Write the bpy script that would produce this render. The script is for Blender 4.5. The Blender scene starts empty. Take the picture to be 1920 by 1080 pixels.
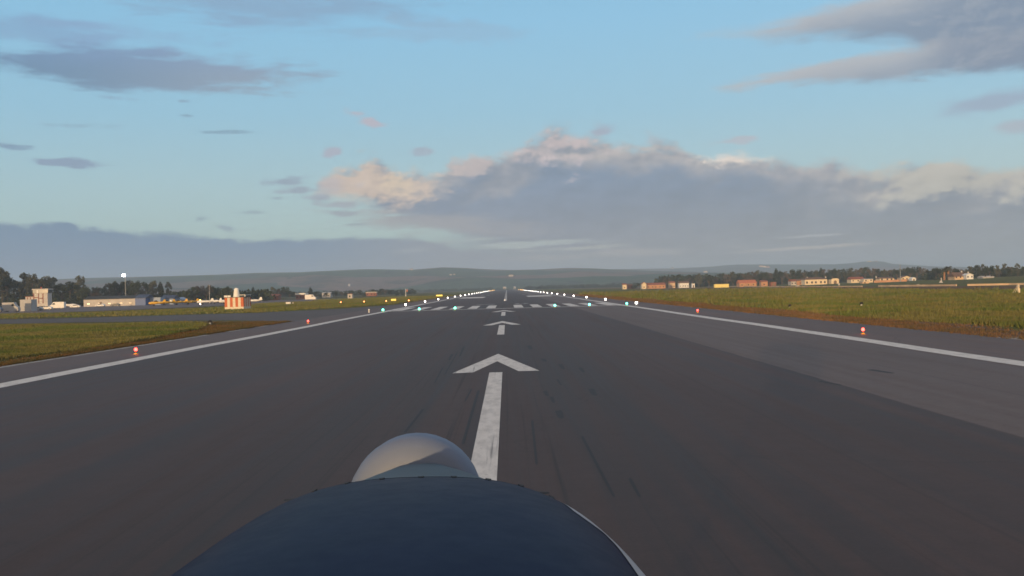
import bpy, bmesh, math, random
import numpy as np
from mathutils import Vector, Matrix, Euler

random.seed(7)
rng = np.random.default_rng(7)
sc = bpy.context.scene
col = sc.collection
R = math.radians

# ------------------------------------------------------------------ camera frame
F = 1890.0                      # focal length in photo pixels
ROLL = R(1.5)
CH = 3.75                       # eye height
cR, sR = math.cos(ROLL), math.sin(ROLL)
CX = -0.45                      # runway centre line


def unroll(px, py):
    dx, dy = px - 950.0, py - 540.0
    return dx * cR - dy * sR, dx * sR + dy * cR


def at(px, py, Y):
    """World point at distance Y down the runway that the photo shows at px, py."""
    a, d = unroll(px, py)
    return Vector((a * Y / F, Y, CH - d * Y / F))


def terr(x, y):
    """Ground height: flat airfield, the ground rising gently beyond the perimeter wall on the right."""
    if x > 192:
        return 0.022 * (x - 192) * min(1.0, max(0.0, (1050 - y) / 450.0))
    return 0.0


def gpos(px, Y, py=540):
    a, d = unroll(px, py)
    # follow the pixel column down to the ground
    for _ in range(6):
        x = a * Y / F
        z = terr(x, Y)
        dep = (CH - z) * F / Y
        a = ((px - 950) - dep * sR) / cR
    x = a * Y / F
    return Vector((x, Y, terr(x, Y)))


# ------------------------------------------------------------------ colour and material helpers
def lin(r, g=None, b=None):
    if g is None:
        r, g, b = r
    o = []
    for v in (r, g, b):
        v /= 255.0
        o.append(v / 12.92 if v <= 0.04045 else ((v + 0.055) / 1.055) ** 2.4)
    return tuple(o)


class NG:
    """Small helper for node graphs."""

    def __init__(self, tree):
        self.t = tree
        self.n = tree.nodes
        self.l = tree.links

    def node(self, typ, **kw):
        nd = self.n.new(typ)
        for k, v in kw.items():
            setattr(nd, k, v)
        return nd

    def put(self, sock, v):
        if v is None:
            return
        if isinstance(v, bpy.types.NodeSocket):
            self.l.new(v, sock)
        else:
            if hasattr(sock.default_value, '__len__') and not hasattr(v, '__len__'):
                v = (v,) * len(sock.default_value)
            if hasattr(v, '__len__') and len(v) == 3 and len(sock.default_value) == 4:
                v = (*v, 1.0)
            sock.default_value = v

    def m(self, op, a, b=None, c=None, clamp=False):
        nd = self.node('ShaderNodeMath', operation=op)
        nd.use_clamp = clamp
        for i, v in enumerate((a, b, c)):
            if v is not None:
                self.put(nd.inputs[i], v)
        return nd.outputs[0]

    def vm(self, op, a, b=None):
        nd = self.node('ShaderNodeVectorMath', operation=op)
        self.put(nd.inputs[0], a)
        if b is not None:
            self.put(nd.inputs[1], b)
        return nd.outputs[0]

    def xyz(self, x, y, z=0.0):
        nd = self.node('ShaderNodeCombineXYZ')
        for i, v in enumerate((x, y, z)):
            self.put(nd.inputs[i], v)
        return nd.outputs[0]

    def sep(self, v):
        nd = self.node('ShaderNodeSeparateXYZ')
        self.put(nd.inputs[0], v)
        return nd.outputs

    def noise(self, vec, scale, detail=4.0, rough=0.5, lac=2.0, dist=0.0, dim='3D'):
        nd = self.node('ShaderNodeTexNoise', noise_dimensions=dim)
        self.put(nd.inputs['Vector'], vec)
        nd.inputs['Scale'].default_value = scale
        nd.inputs['Detail'].default_value = detail
        nd.inputs['Roughness'].default_value = rough
        nd.inputs['Lacunarity'].default_value = lac
        nd.inputs['Distortion'].default_value = dist
        return nd.outputs['Fac']

    def ss(self, v, lo, hi, a=0.0, b=1.0, typ='SMOOTHSTEP'):
        nd = self.node('ShaderNodeMapRange', interpolation_type=typ)
        for i, x in enumerate((v, lo, hi, a, b)):
            self.put(nd.inputs[i], x)
        return nd.outputs[0]

    def mix(self, f, a, b):
        nd = self.node('ShaderNodeMix', data_type='RGBA')
        self.put(nd.inputs[0], f)
        self.put(nd.inputs[6], a)
        self.put(nd.inputs[7], b)
        return nd.outputs[2]

    def mul(self, a, b):
        nd = self.node('ShaderNodeMix', data_type='RGBA', blend_type='MULTIPLY')
        nd.inputs[0].default_value = 1.0
        self.put(nd.inputs[6], a)
        self.put(nd.inputs[7], b)
        return nd.outputs[2]

    def curve(self, v, pts):
        """Float curve through (x, y) pairs."""
        nd = self.node('ShaderNodeFloatCurve')
        x0, x1 = pts[0][0], pts[-1][0]
        y0 = min(p[1] for p in pts)
        y1 = max(p[1] for p in pts)
        if y1 - y0 < 1e-6:
            y1 = y0 + 1
        c = nd.mapping.curves[0]
        q = [((x - x0) / (x1 - x0), (y - y0) / (y1 - y0)) for x, y in pts]
        c.points[0].location = q[0]
        c.points[1].location = q[-1]
        for p in q[1:-1]:
            c.points.new(*p)
        for p in c.points:
            p.handle_type = 'AUTO_CLAMPED'
        nd.mapping.update()
        self.put(nd.inputs['Value'], self.ss(v, x0, x1, typ='LINEAR'))
        return self.m('MULTIPLY_ADD', nd.outputs[0], y1 - y0, y0)


def newmat(name):
    m = bpy.data.materials.new(name)
    m.use_nodes = True
    g = NG(m.node_tree)
    return m, g, m.node_tree.nodes['Principled BSDF']


def pm(name, c, rough=0.7, metal=0.0, var=0.25, scale=1.5, bump=0.0, coat=0.0, rnd=0.0, coord='Object'):
    """Principled material with a little procedural wear."""
    m, g, p = newmat(name)
    tc = g.node('ShaderNodeTexCoord').outputs[coord]
    n = g.noise(tc, scale, 5, 0.6)
    f = g.ss(n, 0.3, 0.7, 1 - var, 1 + var, 'LINEAR')
    if rnd:
        oi = g.node('ShaderNodeObjectInfo').outputs['Random']
        f = g.m('MULTIPLY', f, g.ss(oi, 0, 1, 1 - rnd, 1 + rnd, 'LINEAR'))
    g.put(p.inputs['Base Color'], g.mul(c, g.xyz(f, f, f)))
    p.inputs['Roughness'].default_value = rough
    p.inputs['Metallic'].default_value = metal
    p.inputs['Coat Weight'].default_value = coat
    if bump:
        b = g.node('ShaderNodeBump')
        b.inputs['Strength'].default_value = bump
        g.put(b.inputs['Height'], n)
        g.put(p.inputs['Normal'], b.outputs[0])
    return m


def emit(name, c, strength):
    m, g, p = newmat(name)
    p.inputs['Base Color'].default_value = (*[min(1, v) for v in c], 1)
    p.inputs['Emission Color'].default_value = (*c, 1)
    p.inputs['Emission Strength'].default_value = strength
    p.inputs['Roughness'].default_value = 0.4
    return m


# ------------------------------------------------------------------ mesh helpers
class MB:
    def __init__(self):
        self.v, self.f = [], []

    def add(self, vs, fs):
        b = len(self.v)
        self.v += [tuple(p) for p in vs]
        self.f += [tuple(i + b for i in q) for q in fs]
        return self

    def box(self, x0, x1, y0, y1, z0, z1):
        vs = [(x0, y0, z0), (x1, y0, z0), (x1, y1, z0), (x0, y1, z0), (x0, y0, z1), (x1, y0, z1), (x1, y1, z1), (x0, y1, z1)]
        return self.add(vs, [(3, 2, 1, 0), (4, 5, 6, 7), (0, 1, 5, 4), (1, 2, 6, 5), (2, 3, 7, 6), (3, 0, 4, 7)])

    def tube(self, p0, p1, r0, r1=None, n=10, caps=True):
        r1 = r0 if r1 is None else r1
        p0, p1 = Vector(p0), Vector(p1)
        d = (p1 - p0).normalized()
        a = d.cross(Vector((0, 0, 1)) if abs(d.z) < 0.9 else Vector((1, 0, 0))).normalized()
        b = d.cross(a)
        vs = []
        for p, r in ((p0, r0), (p1, r1)):
            for i in range(n):
                t = 2 * math.pi * i / n
                vs.append(p + (a * math.cos(t) + b * math.sin(t)) * r)
        fs = [(i, n + i, n + (i + 1) % n, (i + 1) % n) for i in range(n)]
        if caps:
            fs += [tuple(range(n)), tuple(range(2 * n - 1, n - 1, -1))]
        return self.add(vs, fs)

    def lathe(self, prof, c=(0, 0, 0), axis='z', n=16):
        """prof: (radius, height) pairs about an axis through c."""
        vs = []
        for r, h in prof:
            for i in range(n):
                t = 2 * math.pi * i / n
                u, w = r * math.cos(t), r * math.sin(t)
                if axis == 'z':
                    vs.append((c[0] + u, c[1] + w, c[2] + h))
                else:
                    vs.append((c[0] + u, c[1] + h, c[2] + w))
        fs = []
        for k in range(len(prof) - 1):
            for i in range(n):
                q = (k * n + i, k * n + (i + 1) % n, (k + 1) * n + (i + 1) % n, (k + 1) * n + i)
                fs.append(q if axis == 'z' else q[::-1])
        lo, hi = tuple(range(n)), tuple(range((len(prof) - 1) * n, len(prof) * n))
        fs += [lo[::-1], hi] if axis == 'z' else [lo, hi[::-1]]
        return self.add(vs, fs)

    def prism(self, poly, x0, x1, axis='x'):
        """poly: (u, z) outline, extruded along an axis (u is y for axis x, x for axis y)."""
        n = len(poly)
        vs = []
        for s in (x0, x1):
            for u, z in poly:
                vs.append((s, u, z) if axis == 'x' else (u, s, z))
        fs = [(i, (i + 1) % n, n + (i + 1) % n, n + i) for i in range(n)]
        fs += [tuple(range(n))[::-1], tuple(range(n, 2 * n))]
        return self.add(vs, fs)

    def flat(self, poly, z):
        return self.add([(x, y, z) for x, y in poly], [tuple(range(len(poly)))])

    def build(self, name, mat, parent=None, loc=(0, 0, 0), smooth=False, bevel=0.0, fix=True):
        me = bpy.data.meshes.new(name)
        me.from_pydata(self.v, [], self.f)
        if fix and len(self.f) < 4000:
            bm = bmesh.new()
            bm.from_mesh(me)
            bmesh.ops.recalc_face_normals(bm, faces=bm.faces)
            bm.to_mesh(me)
            bm.free()
        me.update()
        if mat:
            me.materials.append(mat)
        if smooth:
            me.shade_smooth()
        o = bpy.data.objects.new(name, me)
        col.objects.link(o)
        o.location = loc
        if parent:
            o.parent = parent
        if bevel:
            b = o.modifiers.new('bevel', 'BEVEL')
            b.width = bevel
            b.segments = 2
            b.limit_method = 'ANGLE'
        return o


def tag(o, label=None, cat=None, group=None, kind=None):
    for k, v in (('label', label), ('category', cat), ('group', group), ('kind', kind)):
        if v:
            o[k] = v
    return o


def thing(name, label, cat, loc=(0, 0, 0), rz=0.0, group=None):
    o = bpy.data.objects.new(name, None)
    o.empty_display_size = 0.3
    col.objects.link(o)
    o.location = loc
    o.rotation_euler = (0, 0, rz)
    return tag(o, label, cat, group)


def dup(root, loc, rz=0.0, label=None, group=None, scale=None):
    r = root.copy()
    col.objects.link(r)
    r.location = loc
    r.rotation_euler = (0, 0, rz)
    if scale is not None:
        r.scale = scale
    if label:
        r['label'] = label
    if group:
        r['group'] = group
    for ch in list(root.children):
        c = ch.copy()
        col.objects.link(c)
        c.parent = r
        for gch in list(ch.children):
            d = gch.copy()
            col.objects.link(d)
            d.parent = c
    return r


ORD = ['first', 'second', 'third', 'fourth', 'fifth', 'sixth', 'seventh', 'eighth', 'ninth', 'tenth', 'eleventh', 'twelfth',
       'thirteenth', 'fourteenth', 'fifteenth', 'sixteenth', 'seventeenth', 'eighteenth', 'nineteenth', 'twentieth']

# ------------------------------------------------------------------ sun direction
SUN_EL = R(2.8)
SUN_AZ = R(180 + 17)            # compass-like: 0 = down the runway (+Y), clockwise; behind and to the left
to_sun = Vector((math.sin(SUN_AZ) * math.cos(SUN_EL), math.cos(SUN_AZ) * math.cos(SUN_EL), math.sin(SUN_EL)))


# ------------------------------------------------------------------ world: sky and clouds
def build_world():
    w = bpy.data.worlds.new('World')
    sc.world = w
    w.use_nodes = True
    t = w.node_tree
    t.nodes.clear()
    g = NG(t)
    out = g.node('ShaderNodeOutputWorld')
    bg = g.node('ShaderNodeBackground')
    STR = 0.1
    bg.inputs['Strength'].default_value = STR
    t.links.new(bg.outputs[0], out.inputs[0])
    sky = g.node('ShaderNodeTexSky', sky_type='NISHITA')
    sky.sun_disc = False
    sky.sun_elevation = SUN_EL
    sky.sun_rotation = SUN_AZ
    sky.altitude = 0
    sky.air_density = 1.0
    sky.dust_density = 0.6
    sky.ozone_density = 2.0

    d = g.node('ShaderNodeTexCoord').outputs['Generated']
    X, Y, Z = g.sep(d)
    U = g.m('MULTIPLY', g.m('ARCTAN2', X, Y), F / 100)      # hundreds of photo pixels of azimuth
    V = g.m('MULTIPLY', g.m('ARCSINE', Z), F / 100)         # and of elevation

    def UV(px, py):
        a, dp = unroll(px, py)
        a /= F
        b = -dp / F
        return math.atan(a) * F / 100, math.atan(b / math.sqrt(1 + a * a)) * F / 100

    def C(*rgb):                                            # a colour as it should read in the sky
        return tuple(v / STR for v in lin(*rgb))

    # clear sky: Nishita, graded towards the pale evening blue
    skyc = sky.outputs[0]
    grad = g.node('ShaderNodeValToRGB')
    e = grad.color_ramp.elements
    e[0].position, e[1].position = 0.0, 1.0
    e[0].color = (*C(188, 212, 214), 1)
    e[1].color = (*C(96, 150, 198), 1)
    for p, c3 in ((0.06, (192, 218, 216)), (0.11, (186, 217, 225)), (0.19, (166, 212, 236)), (0.29, (154, 209, 243)), (0.5, (120, 176, 220))):
        k = e.new(p)
        k.color = (*C(*c3), 1)
    g.put(grad.inputs[0], g.m('MULTIPLY', V, 1 / 18.9 / 0.9, clamp=True))
    # brighter and paler to the right, more so than at the left edge
    tint = g.ss(U, -10, 10, 0.90, 1.04, 'LINEAR')
    graded = g.mul(grad.outputs[0], g.xyz(tint, g.ss(U, -10, 10, 0.955, 1.015, 'LINEAR'), g.ss(U, -10, 10, 0.97, 1.0, 'LINEAR')))
    c = g.mix(0.86, skyc, graded)
    # out-of-view cloud added overhead and behind so its light warms the ground
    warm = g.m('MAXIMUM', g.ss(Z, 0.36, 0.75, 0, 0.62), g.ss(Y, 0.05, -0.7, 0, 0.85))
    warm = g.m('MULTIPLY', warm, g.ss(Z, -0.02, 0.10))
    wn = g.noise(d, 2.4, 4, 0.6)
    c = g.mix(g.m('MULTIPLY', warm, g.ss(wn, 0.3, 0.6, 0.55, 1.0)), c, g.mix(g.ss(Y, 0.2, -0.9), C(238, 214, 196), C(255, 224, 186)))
    P2 = g.xyz(U, g.m('MULTIPLY', V, 2.2), 0.0)
    P1 = g.xyz(U, g.m('MULTIPLY', V, 1.8), 3.7)
    PW = g.xyz(g.m('MULTIPLY', U, 0.6), g.m('MULTIPLY', V, 3.2), 1.3)
    nA = g.noise(P1, 0.75, 7, 0.56)                        # billows
    nAs = g.noise(g.vm('ADD', P1, (-0.12, 0.22, 0.0)), 0.75, 7, 0.56)
    nB = g.noise(P2, 2.2, 5, 0.6)                           # edges
    nW = g.noise(PW, 1.3, 6, 0.6, dist=0.3)                 # wisps
    nC = g.noise(P1, 2.3, 6, 0.58)
    nCs = g.noise(g.vm('ADD', P1, (-0.05, 0.09, 0.0)), 2.3, 6, 0.58)
    nc = g.m('SUBTRACT', nC, 0.5)
    fine = g.m('MULTIPLY', g.m('SUBTRACT', nC, nCs), 1.1)
    relief = g.m('MULTIPLY', g.m('SUBTRACT', nA, nAs), 3.6)
    na = g.m('MULTIPLY', g.m('SUBTRACT', nA, 0.5), 1.5)
    relief = g.m('ADD', relief, fine)
    nb = g.m('MULTIPLY', g.m('SUBTRACT', nB, 0.5), 1.5)
    nw = g.m('SUBTRACT', nW, 0.5)

    def prof(pts):
        return g.curve(U, [UV(*p) for p in pts])

    def ellipse(px, py, a, b, tilt=0.0):
        """1 at the centre, 0 on the outline (a, b in photo pixels, tilt in degrees, positive falls to the right)."""
        u0, v0 = UV(px, py)
        ct, st = math.cos(R(tilt) - ROLL), math.sin(R(tilt) - ROLL)
        du, dv = g.m('SUBTRACT', U, u0), g.m('SUBTRACT', V, v0)
        p = g.m('DIVIDE', g.m('SUBTRACT', g.m('MULTIPLY', du, ct), g.m('MULTIPLY', dv, st)), a / 100)
        q = g.m('DIVIDE', g.m('ADD', g.m('MULTIPLY', du, st), g.m('MULTIPLY', dv, ct)), b / 100)
        return g.m('SUBTRACT', 1.0, g.m('SQRT', g.m('ADD', g.m('MULTIPLY', p, p), g.m('MULTIPLY', q, q))))

    # horizon murk: a grey veil that thickens downwards, warmer to the right
    murk = g.mix(g.ss(U, -9, 3, 0, 1), C(114, 142, 168), C(148, 151, 157))
    mtop = prof([(-400, 470), (0, 470), (500, 475), (800, 440), (1000, 400), (1400, 380), (1920, 370), (2400, 370)])
    c = g.mix(g.m('MULTIPLY', g.ss(g.m('ADD', g.m('SUBTRACT', mtop, V), g.m('MULTIPLY', nw, 0.5)), -0.3, 0.9), 0.93), c, murk)

    # upper left lenticular cloud and its faint company
    d1 = g.m('ADD', ellipse(265, 131, 330, 40, 3), g.m('ADD', g.m('MULTIPLY', nw, 1.7), g.m('MULTIPLY', nb, 0.35)))
    col1 = g.mix(g.ss(U, -8.5, -4.2), C(114, 145, 175), C(146, 164, 184))
    col1 = g.mix(g.ss(V, UV(265, 150)[1], UV(265, 95)[1], 0, 0.35), col1, C(128, 160, 204))
    c = g.mix(g.ss(d1, -0.05, 0.50, 0, 0.97), c, col1)
    d2 = g.m('ADD', ellipse(520, 2, 330, 80, 4), g.m('MULTIPLY', nw, 2.2))
    c = g.mix(g.ss(d2, 0.05, 0.9, 0, 0.75), c, C(138, 168, 198))
    d3 = g.m('ADD', ellipse(70, 62, 190, 38, 6), g.m('MULTIPLY', nw, 2.4))
    c = g.mix(g.ss(d3, 0.1, 0.9, 0, 0.6), c, C(132, 162, 198))
    d3 = g.m('ADD', ellipse(300, 60, 300, 40, 2), g.m('MULTIPLY', nw, 2.6))
    c = g.mix(g.ss(d3, 0.3, 1.1, 0, 0.4), c, C(140, 168, 204))

    # upper right: two shelves joining off to the right
    for top, bot, wsoft in (
        ([(1100, 150), (1230, 110), (1300, 74), (1340, 62), (1420, 42), (1480, 26), (1560, 0), (1700, -30), (1920, -60), (2400, -80)],
         [(1100, 60), (1230, 64), (1300, 70), (1340, 70), (1480, 79), (1600, 82), (1700, 92), (1760, 118), (1920, 134), (2400, 150)], 0.30),
        ([(1100, 240), (1250, 196), (1335, 166), (1380, 157), (1440, 138), (1540, 110), (1640, 90), (1720, 78), (1800, 60), (2400, 20)],
         [(1100, 140), (1250, 154), (1335, 162), (1380, 164), (1450, 162), (1600, 157), (1750, 149), (1920, 133), (2400, 120)], 0.16),
    ):
        T, B = prof(top), prof(bot)
        up, dn = g.m('SUBTRACT', T, V), g.m('SUBTRACT', V, B)
        edge = g.m('ADD', g.m('MINIMUM', up, dn), g.m('ADD', g.m('MULTIPLY', nw, 0.45), g.m('MULTIPLY', nb, 0.12)))
        body = g.mix(g.ss(up, 0.0, 0.75), C(187, 190, 195), C(136, 153, 174))
        body = g.mix(g.ss(U, UV(1650, 100)[0], UV(1840, 100)[0], 0, 0.85), body, C(130, 146, 168))
        body = g.mix(g.m('MULTIPLY', g.ss(relief, -0.1, 0.35), 0.28), body, C(180, 184, 190))
        c = g.mix(g.m('MULTIPLY', g.ss(edge, -0.06, wsoft), 0.97), c, body)
    d4 = g.m('ADD', ellipse(1860, 194, 120, 22, -6), g.m('MULTIPLY', nw, 2.0))
    c = g.mix(g.ss(d4, 0.0, 0.8, 0, 0.75), c, C(158, 172, 194))
    d4 = g.m('ADD', ellipse(1905, 236, 50, 16, -4), g.m('MULTIPLY', nw, 2.0))
    c = g.mix(g.ss(d4, 0.0, 0.8, 0, 0.7), c, C(178, 182, 194))

    # main cumulus bank
    T = prof([(400, 520), (520, 400), (585, 352), (605, 326), (640, 305), (700, 294), (780, 306), (822, 318), (850, 300), (905, 298), (940, 288), (965, 276),
              (1005, 246), (1040, 234), (1090, 236), (1140, 248), (1175, 262), (1215, 254), (1260, 256), (1300, 282), (1335, 290), (1370, 282),
              (1420, 290), (1470, 302), (1540, 300), (1600, 312), (1650, 318), (1700, 312), (1760, 304), (1840, 308), (1930, 300), (2400, 290)])
    B = prof([(400, 340), (540, 352), (600, 376), (680, 392), (740, 420), (820, 440), (900, 462), (1000, 480), (1150, 500), (2400, 520)])
    up = g.m('SUBTRACT', T, V)
    dn = g.m('SUBTRACT', V, B)
    dn2 = g.m('ADD', dn, g.m('MULTIPLY', nw, 0.55))
    rough = g.m('ADD', g.m('ADD', g.m('MULTIPLY', na, 0.62), g.m('MULTIPLY', nc, 0.50)), g.m('MULTIPLY', nb, 0.14))
    edge = g.m('MINIMUM', g.m('ADD', up, rough), g.m('MULTIPLY', dn2, 0.8))
    upn = g.m('ADD', up, g.m('ADD', g.m('MULTIPLY', na, 1.2), g.m('MULTIPLY', nc, 0.8)))
    lo = g.mix(g.ss(U, -3, 6), C(144, 150, 164), C(146, 150, 156))
    body = g.mix(g.ss(V, 0.4, 2.3), lo, C(128, 146, 169))
    body = g.mix(g.m('MULTIPLY', g.ss(upn, 0.85, 0.0), g.ss(relief, -0.45, 0.35, 0.35, 1.0)), body, C(196, 188, 183))
    # sunlit shoulders
    for px, py, a, b, c3, k in ((695, 345, 150, 66, (214, 194, 178), .95), (742, 342, 46, 30, (226, 206, 180), 0.6), (880, 310, 70, 24, (205, 190, 186), 0.7),
                                (1050, 270, 130, 48, (206, 192, 192), 0.85), (1385, 292, 80, 18, (236, 222, 210), 0.95), (1790, 335, 210, 50, (198, 193, 182), 0.9),
                                (1230, 258, 70, 16, (196, 188, 196), 0.7), (600, 348, 60, 22, (178, 178, 190), 0.5)):
        q = g.m('ADD', ellipse(px, py, a, b), g.m('ADD', g.m('MULTIPLY', relief, 0.9), g.m('ADD', g.m('MULTIPLY', na, 0.9), g.m('MULTIPLY', nc, 0.45))))
        body = g.mix(g.ss(q, 0.0, 0.75, 0, k), body, C(*c3))
    sh = g.ss(relief, -0.55, 0.55, 0.90, 1.09, 'LINEAR')
    body = g.mul(body, g.xyz(sh, sh, sh))
    c = g.mix(g.m('MULTIPLY', g.ss(edge, -0.04, 0.24), 0.98), c, body)
    # thin ragged layer under its left end
    d5 = g.m('ADD', ellipse(820, 418, 260, 38, 6), g.m('MULTIPLY', nw, 2.4))
    c = g.mix(g.ss(d5, 0.0, 0.9, 0, 0.8), c, C(166, 166, 170))

    # dark blue bank lying along the left horizon
    T = prof([(-500, 405), (0, 413), (60, 417), (125, 413), (150, 424), (205, 428), (300, 434), (400, 441), (520, 447), (640, 442), (720, 441), (850, 462), (950, 480), (1100, 520), (1500, 560)])
    up = g.m('ADD', g.m('SUBTRACT', T, V), g.m('ADD', g.m('MULTIPLY', nc, 0.26), g.m('MULTIPLY', nw, 0.16)))
    bank = g.mix(g.ss(V, 0.15, 1.25), C(112, 140, 170), C(106, 136, 168))
    bank = g.mix(g.ss(U, -4.5, -0.5), bank, C(146, 152, 164))
    c = g.mix(g.m('MULTIPLY', g.ss(up, -0.02, 0.10), 0.92), c, bank)

    # bright slits low in the murk
    for px, py, a, b, c3, k in ((1010, 456, 190, 9, (184, 194, 192), 0.9), (1075, 466, 110, 7, (190, 192, 186), 0.8), (1180, 474, 260, 12, (176, 172, 172), 0.8),
                                (1500, 465, 170, 6, (196, 186, 178), 0.9), (1540, 441, 110, 4, (178, 180, 184), 0.9), (760, 470, 90, 10, (162, 170, 178), 0.7),
                                (900, 448, 90, 7, (180, 188, 188), 0.8)):
        q = g.m('ADD', ellipse(px, py, a, b), g.m('MULTIPLY', nw, 2.6))
        c = g.mix(g.ss(q, 0.15, 0.9, 0, k), c, C(*c3))

    # loose scraps of cloud
    for px, py, a, b, tl, c3, k in ((690, 226, 48, 17, 24, (190, 184, 196), .9), (620, 288, 24, 14, -25, (176, 180, 196), .9), (118, 306, 66, 11, 5, (138, 158, 184), .9),
                                    (18, 276, 34, 7, 4, (130, 158, 184), .9), (348, 216, 24, 6, 4, (132, 164, 188), .85), (415, 248, 66, 5, 1, (134, 168, 190), .85),
                                    (376, 410, 22, 7, 0, (140, 166, 180), .85), (345, 190, 20, 4, 2, (138, 168, 194), .8), (790, 286, 28, 11, -8, (168, 180, 196), .8),
                                    (1385, 261, 60, 10, -3, (188, 190, 200), .75), (535, 340, 46, 10, -4, (150, 168, 186), .9), (560, 356, 60, 9, -3, (154, 168, 184), .85), (470, 398, 40, 5, 0, (146, 170, 182), .7), (640, 384, 60, 10, 3, (166, 172, 182), .8), (820, 60, 200, 26, 3, (150, 184, 212), .5), (150, 236, 90, 8, 2, (140, 170, 192), .5), (598, 372, 34, 12, 2, (160, 170, 184), .85),
                                    (425, 428, 26, 6, 14, (140, 162, 178), .7), (210, 184, 40, 6, 4, (138, 166, 194), .6), (640, 400, 40, 8, 4, (158, 168, 178), .8),
                                    (520, 371, 16, 4, 0, (150, 174, 186), .8), (660, 421, 26, 4, 2, (150, 168, 176), .8), (1130, 246, 30, 14, 4, (168, 176, 194), .8)):
        q = g.m('ADD', ellipse(px, py, a, b, tl), g.m('ADD', g.m('MULTIPLY', nw, 2.6), g.m('MULTIPLY', nb, 1.3)))
        c = g.mix(g.ss(q, 0.0, 0.75, 0, k), c, C(*c3))

    # below the horizon: plain dull ground tone
    c = g.mix(g.ss(Z, -0.03, -0.004, 1, 0), c, C(70, 72, 62))
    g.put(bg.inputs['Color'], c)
    w.cycles.sampling_method = 'MANUAL'
    w.cycles.sample_map_resolution = 512


build_world()

# ------------------------------------------------------------------ sun
ld = bpy.data.lights.new('sun', 'SUN')
ld.energy = 4.8
ld.angle = R(0.5)
ld.color = (1.0, 0.66, 0.34)
sun = bpy.data.objects.new('sun', ld)
col.objects.link(sun)
sun.rotation_euler = to_sun.to_track_quat('Z', 'Y').to_euler()
sun.location = (-60, -120, 60)

# ------------------------------------------------------------------ camera
cd = bpy.data.cameras.new('camera')
cd.sensor_width = 36.0
cd.lens = F / 1920 * 36.0
cd.clip_start = 0.1
cd.clip_end = 60000
cam = bpy.data.objects.new('camera', cd)
col.objects.link(cam)
yaw = -math.atan(10 / F)
cam.matrix_world = Matrix.Translation((0, 0, CH)) @ Matrix.Rotation(yaw, 4, 'Z') @ Matrix.Rotation(R(90), 4, 'X') @ Matrix.Rotation(-ROLL, 4, 'Z')
sc.camera = cam

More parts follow.
